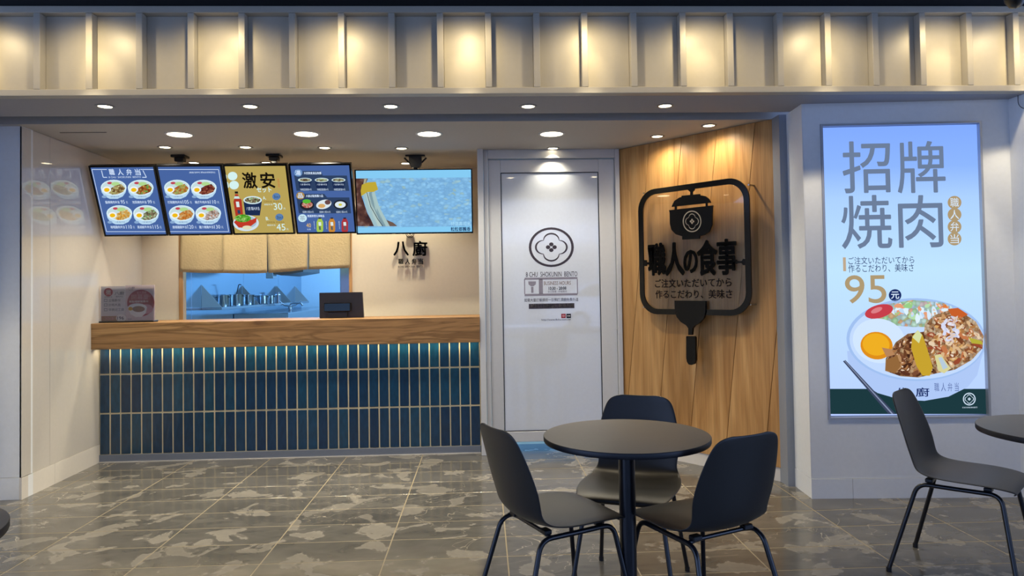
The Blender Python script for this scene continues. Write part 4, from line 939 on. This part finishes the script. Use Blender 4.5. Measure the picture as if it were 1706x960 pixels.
# ================================================================== WALL LETTERING on the back wall
wlz = atY(684, 420, BY)
wl_ = empty('wall_lettering', (wlz.x, BY-.001, wlz.z), label='raised black shop name characters on the cream wall under the video screen', cat='sign'); wl_.matrix_basis = Matrix.Translation(wl_.location)
A = Art((wlz.x, BY-.031, wlz.z), (1, 0, 0), (0, 0, 1))
for ch, q in (('八', (655, 402.5, 681, 426)), ('廚', (687, 401.5, 712, 426.5))):
    A.text(ch, *q, M_black, 0, weight=.02, res=3); inch(A.build('character', thick=.018), wl_)
for i, ch in enumerate('職人弁当'):
    x = 663.5+11*i; A.text(ch, x, 431, x+8.5, 440.5, M_black, 0, weight=.015); inch(A.build('character', thick=.012), wl_)
A.text('8 CHU  SHOKUNIN  BENTO', 663.5, 443, 704, 445.5, M_black, 0); inch(A.build('small_lettering', thick=.004), wl_)
emblem(A, 683, 389.5, 7.0, M_black, 0, t=1.0); inch(A.build('round_emblem', thick=.01), wl_)
# ================================================================== HANGING SIGN on the wood wall
SN = .075
ws = empty('bowl_sign', tuple(AW.w(AW.uv(1160, 530)[0], 1.2, SN)), label='black rounded square framed bowl and ladle sign on the wood wall', cat='sign'); ws.matrix_basis = Matrix.Translation(ws.location)
S = Art(AW.w(0, 0, SN), WU, (0, 0, 1), .001)
M_sign = mat('sign_black', '040406', .22, spec=.25)
def solid(name, polys, n0, n1, m=M_sign, lab=None):
    vs, fs = [], []
    for poly in polys:
        b = len(vs); n = len(poly); vs += [S.w(u, v, n0) for u, v in poly]+[S.w(u, v, n1) for u, v in poly]
        fs += [[b+i for i in range(n)][::-1], [b+n+i for i in range(n)]]+[[b+i, b+(i+1) % n, b+n+(i+1) % n, b+n+i] for i in range(n)]
    o = inch(P(name, fixn(mesh(name, vs, fs, m))), ws)
    if lab: o['label'] = lab
    return o
su = lambda pts: [S.uv(*p) for p in pts]
# outer frame in wall coordinates
(l_, tp), (r_, bt) = S.uv(1064, 316), S.uv(1254, 518)
tl = S.uv(1110, 311.5); tr = S.uv(1225, 300); bl = S.uv(1110, 521.5); br = S.uv(1222, 523)
top = (S.uv(1120, 310.5)[1]+S.uv(1220, 297.5)[1])/2; bot = (S.uv(1105, 524)[1]+S.uv(1222, 526)[1])/2
print('sign', l_, r_, top, bot)
def rrect(u0, u1, v0, v1, r, n=8):
    pts = []
    for cx, cy, a0 in ((u1-r, v1-r, 0), (u0+r, v1-r, 90), (u0+r, v0+r, 180), (u1-r, v0+r, 270)):
        for i in range(n+1): a = math.radians(a0+90*i/n); pts.append((cx+r*math.cos(a), cy+r*math.sin(a)))
    return pts
ft = .040; o_, i_ = rrect(l_, r_, bot, top, .155), rrect(l_+ft, r_-ft, bot+ft, top-ft, .12)
n = len(o_); vs = [S.w(u, v, 0) for u, v in o_+i_]+[S.w(u, v, .012) for u, v in o_+i_]; fs = []
for i in range(n):
    j = (i+1) % n; fs += [[i, j, n+j, n+i], [2*n+i, 3*n+i, 3*n+j, 2*n+j], [i, 2*n+i, 2*n+j, j], [n+i, n+j, 3*n+j, 3*n+i]]
inch(P('frame_border', fixn(mesh('frame_border', vs, fs, M_blackgloss))), ws)
solid('acrylic_panel', [rrect(l_+.002, r_-.002, bot+.002, top-.002, .153)], -.008, -.001, M_acryl)
solid('hanger', [su([(1147, 309), (1158, 308), (1158, 317), (1155, 320), (1155, 326), (1151, 326), (1151, 320), (1147, 317)])], .0, .010)
solid('lid', [su([(1121, 343), (1125, 335), (1133, 329.5), (1137, 328.5), (1137, 326.5), (1167, 323.5), (1167, 325.5), (1176, 327), (1182, 331.5), (1185.5, 338), (1120.5, 345)])], .0, .012)
solid('lid_post', [su([(1125, 343), (1128, 343), (1128, 350), (1125, 350)])], .0, .008); solid('lid_post', [su([(1176.5, 337), (1179.5, 337), (1179.5, 345), (1176.5, 345)])], .0, .008)
solid('bowl', [su([(1116, 350.5), (1189, 342.5), (1188.5, 347), (1187.5, 375), (1183, 386), (1175, 391.5), (1167, 393.5), (1166.5, 398), (1138, 399.5), (1138, 394), (1127, 390.5), (1120, 383), (1117.5, 373), (1117, 354)])], .0, .012)
E2 = Art(S.w(0, 0, .0125), WU, (0, 0, 1), .0006)
emblem(E2, 1153, 369, 15.5, mat('emblem_silver', '9a8f80', .4), 1, t=1.6, ry=18); inch(E2.build('round_emblem'), ws)
for ch, q in (('職', (1080, 406, 1110, 459)), ('人', (1108, 405, 1141, 459)), ('の', (1139, 417, 1163, 455)), ('食', (1161.5, 401, 1196, 459)), ('事', (1194, 399, 1229, 458))):
    S.text(ch, *q, M_sign, 10, weight=.030, res=3); inch(S.build('character', thick=.012), ws)
S2 = Art(AW.w(0, 0, SN), WU, (0, 0, 1), .001)
bw_ = lambda txt, a, b: S2.text(txt, *a, *b, mat('sign_text', '1c0c08', .5, spec=.2), 1, weight=.012)
bw_('ご注文いただいてから', (1091, 465.5), (1219, 478)); bw_('作るこだわり、美味さ', (1092, 483.5), (1220, 497.5)); inch(S2.build('small_lettering', thick=.002), ws)
solid('side_lug', [su([(1071, 433.5), (1078, 433.5), (1078, 437), (1082, 437), (1082, 441), (1078, 441), (1078, 443.5), (1071, 443.5)])], .0, .010)
solid('side_lug', [su([(1225, 435), (1237, 435), (1239, 431.5), (1247, 431.5), (1247, 442), (1239, 442), (1237, 438.5), (1225, 438.5)])], .0, .010)
(uc, vt) = S.uv(1152, 502); 
solid('spatula_blade', [su([(1126.5, 501), (1178, 501.5), (1178, 520), (1175, 530), (1168, 538), (1160, 542.5), (1156.5, 547), (1155.5, 558), (1149.5, 558), (1149.5, 547), (1146, 542), (1137, 536.5), (1130, 528), (1127, 518)])], .0005, .022)
solid('spatula_handle', [su([(1146, 561), (1147, 560), (1159.5, 560), (1161, 562), (1161.5, 600), (1159.5, 606), (1155, 608), (1150, 607), (1147, 602), (1146, 596)])], .0005, .022)
for (x, y) in ((1072, 322), (1247, 308), (1072, 512), (1250, 508)):
    u, v = S.uv(x, y); c0 = S.w(u, v, 0); inch(P('standoff', tube_me('standoff', [c0, c0-WN*SN], .006, M_steel, 10)), ws)
# ================================================================== TABLES AND CHAIRS
def make_table(x, y, lab):
    o = empty('round_table', (x, y, 0), label=lab, cat='table', group='round cafe tables')
    P('table_top', lathe_me('table_top', [(.300, .718), (.311, .7185), (.3125, .722), (.3125, .738), (.3115, .7395), (.3105, .7398)], M_edge, 72), o, label='dark edge band and underside of the top')
    P('top_surface', lathe_me('top_surface', [(.3105, .7393), (.3112, .7398), (.3095, .7402), (0, .7402)], M_top, 72), o)
    P('column', lathe_me('column', [(.031, .02), (.031, .70)], M_leg, 24), o)
    P('mounting_plate', lathe_me('mounting_plate', [(.035, .66), (.05, .69), (.11, .708), (.11, .7175)], M_leg, 24), o)
    P('base_disc', lathe_me('base_disc', [(.21, 0), (.215, .006), (.20, .012), (.05, .02), (.033, .04)], M_leg, 40), o)
    return o
TCX = atZ(1043, 724, .74)
print('table', TCX)
make_table(TCX.x, TCX.y, 'round grey topped table in the middle of the three chairs')
tp2 = atZ(1624, 703, .74)
_d2 = Vector((tp2.x, tp2.y)).normalized()
make_table(tp2.x+.3125*_d2.y, tp2.y-.3125*_d2.x, 'round grey table cut off by the right edge of the picture')
def chair_mesh():
    #  y,   z,  halfwidth, curl(side raise along normal)
    R = [(.200, .412, .150, .0), (.218, .426, .170, -.002), (.203, .440, .186, -.004), (.14, .447, .205, .0), (.05, .442, .215, .008), (-.04, .435, .214, .014), (-.11, .434, .203, .020),
         (-.155, .445, .190, .026), (-.182, .470, .178, .032), (-.196, .508, .180, .036), (-.208, .555, .190, .036), (-.220, .61, .187, .032), (-.234, .67, .177, .026), (-.248, .73, .162, .019), (-.257, .765, .147, .014), (-.261, .783, .122, .010), (-.263, .790, .08, .008)]
    nu = 14; vs, fs = [], []
    for k, (y, z, hw, cu) in enumerate(R):
        a = R[max(k-1, 0)]; b = R[min(k+1, len(R)-1)]; ty, tz = b[0]-a[0], b[1]-a[1]; L = math.hypot(ty, tz); ny_, nz_ = -tz/L, ty/L
        if nz_ < 0 or (k > 8 and ny_ < 0): ny_, nz_ = -ny_, -nz_
        if k > 6: ny_, nz_ = abs(tz/L), abs(ty/L)
        for i in range(nu+1):
            s = -1+2*i/nu; w = cu*abs(s)**2.2*1.0
            vs.append((hw*s, y+ny_*w, z+nz_*w))
    for j in range(len(R)-1):
        for i in range(nu): a = j*(nu+1)+i; fs.append([a, a+1, a+nu+2, a+nu+1])
    return fixn(mesh('seat_shell', vs, fs, M_chair, smooth=True))
CH_ME = chair_mesh()
def make_chair():
    o = empty('shell_chair')
    sh = P('seat_shell', CH_ME, o); md = sh.modifiers.new('s', 'SOLIDIFY'); md.thickness = .007; md.offset = 0; md = sh.modifiers.new('ss', 'SUBSURF'); md.levels = 1; md.render_levels = 2
    for s in (-1, 1):
        for k, (fy, ry) in enumerate(((.225, .160), (-.265, -.150))):
            zt = .410 if k == 0 else .404
            path = bend([(s*.155, 0, .406), (s*.155, ry, zt), (s*(.215 if k == 0 else .20), fy, .012)], .045, 6)
            l = P('leg', tube_me('leg', path, .0095, M_leg, 12), o)
            P('foot_cap', tube_me('foot_cap', [(s*(.215 if k == 0 else .20), fy, 0), (s*(.215 if k == 0 else .20), fy*.998, .02)], .0115, M_black, 12), l)
    for y in (-.11, .11): P('cross_bar', tube_me('cross_bar', [(-.155, y, .406), (-.10, y, .412), (.10, y, .412), (.155, y, .406)], .008, M_leg, 10), o)
    for s in (-1, 1):
        for y in (-.11, .11): box('seat_mount', s*.12-.02, s*.12+.02, y-.015, y+.015, .410, .428, M_black, o)
    return o
def copy_tree(o, parent=None):
    c = o.copy(); COL.objects.link(c); c.parent = parent
    if parent is not None: c.matrix_parent_inverse = o.matrix_parent_inverse.copy()
    for ch in o.children: copy_tree(ch, c)
    return c
_t = atZ(17, 868, .73); _d2 = Vector((_t.x, _t.y)).normalized()
make_table(_t.x-.3125*_d2.y, _t.y+.3125*_d2.x, 'round table of which only the rim shows at the left edge')
CH = [((.262, 2.735), -65, 'black shell chair left of the round table, its back to the camera'),
      ((.622, 3.06), 157, 'black shell chair behind the round table, facing the camera'),
      ((.79, 2.62), 25, 'black shell chair right of the round table, seen from behind'),
      ((2.13, 3.09), -137, 'black shell chair in front of the lit poster, facing right'),
      ]
ch0 = make_chair()
for i, ((x, y), a, lab) in enumerate(CH):
    o = ch0 if i == 0 else copy_tree(ch0)
    o.location = (x, y, 0); o.rotation_euler = (0, 0, math.radians(a)); tag(o, lab, 'chair', 'black shell chairs')
# loose black cable at the top of the right wall
p = atX(1697, 165, 3.203)
P('loose_cable', tube_me('loose_cable', bend([(3.2, p.y, ZC), (3.19, p.y-.01, ZC-.06), (3.19, p.y-.06, ZC-.10), (3.195, p.y-.16, ZC-.07)], .03, 4), .002, M_black, 6), label='thin black cable dangling from the soffit at the right edge', cat='cable')
p = atY(1692, 8, 3.7)
o = empty('security_camera', (p.x, 3.7, 3.14), label='dark dome security camera at the top right corner of the picture', cat='camera')
zc = p.z-3.14
P('dome', lathe_me('dome', [(0, zc-.02), (.03, zc-.01), (.05, zc+.02), (.055, zc+.05)], M_black, 20), o); P('mount_tube', tube_me('mount_tube', [(0, 0, zc+.05), (0, 0, 0)], .02, M_black, 12), o)

# ================================================================== STREET BEHIND THE CAMERA (seen as a reflection in the door)
def wheel(par, x, y, s):
    w = P('wheel', lathe_me('wheel', [(0, -.10), (.20, -.10), (.21, -.085), (.31, -.09), (.32, 0), (.31, .09), (.21, .085), (.20, .10), (0, .10)], mat('tyre', '1c1c1e', .7), 28), par, loc=(x, y, .32), rot=(math.pi/2, 0, 0))
    P('wheel_rim', lathe_me('wheel_rim', [(.19, -.02), (.20, .0), (.19, .02), (.03, .05), (0, .05)], mat('alloy', 'b8bcc4', .3, metal=.6), 20), w, loc=(0, 0, -.1 if s > 0 else .1), rot=(0 if s < 0 else math.pi, 0, 0))
car = empty('parked_car', (1.75, -9.6, 0), label='silver saloon car parked across the street, reflected in the door', cat='car')
CM = mat('car_paint', 'd4dae4', .2, coat=1)
side = [(0, .45), (.02, .80), (.12, .92), (.62, 1.02), (1.25, 1.42), (1.7, 1.47), (2.5, 1.43), (3.15, 1.03), (4.1, .90), (4.35, .70), (4.38, .35), (4.2, .25), (.15, .25)]
nA = len(side); vs = []
for yy, inn in ((-.86, .0), (-.80, .05), (.80, .05), (.86, .0)):
    pass
def sec(yy, f): return [(x, yy*(1-.16*max(0, (z-.95)/.5)), z) for x, z in side]
vs = sec(-.87, 0)+sec(.87, 0); fs = [list(range(nA)), list(range(nA, 2*nA))[::-1]]+[[i, nA+i, nA+(i+1) % nA, (i+1) % nA] for i in range(nA)]
o = P('car_body', fixn(mesh('car_body', vs, fs, CM)), car); md = o.modifiers.new('b', 'BEVEL'); md.width = .04; md.segments = 2
GM = mat('car_glass', '1a2026', .05)
for s_ in (-1, 1):
    for q in ([(.80, 1.04), (1.28, 1.38), (1.72, 1.42), (1.72, 1.02)], [(1.80, 1.02), (1.80, 1.42), (2.46, 1.38), (2.95, 1.04)]):
        prism('side_window', [(x, s_*(.875*(1-.16*max(0, (z-.95)/.5))), z) for x, z in q], (0, s_*.012, 0), GM, car)
    for x in (.95, 3.55): wheel(car, x, s_*.80, s_)
    box('tail_lamp', -.02, .10, s_*.74-.1, s_*.74+.1, .68, .84, mat('lamp_red', 'a02020', .2), car)
box('road', -14, 16, -13, -7.05, -.06, -.02, mat('asphalt', '6a6c70', .9, bump=.2, bscale=120), b=0, kind='structure')
for y in (-8.1, -12.0): box('road_line', -14, 16, y, y+.12, -.02, -.016, mat('road_paint', 'd8dade', .7), b=0, kind='structure')
bl = box('wall_opposite', -14, 16, -13.6, -13.2, 0, 7.5, mat('opposite_render', 'b4b8be', .7), b=0, kind='structure')
for i in range(10): box('shop_shutter', -13+2.9*i, -10.6+2.9*i, -13.2, -13.15, .05, 2.5, mat('shutter_grey', '8a9098' if i % 2 else '8a9098', .6), bl)
for i in range(44): box('facade_panel', -13.9+.68*i, -13.9+.68*i+.64, -13.2, -13.16, 2.8, 3.5, mat('facade_tile', 'e4eaf4', .4), bl)
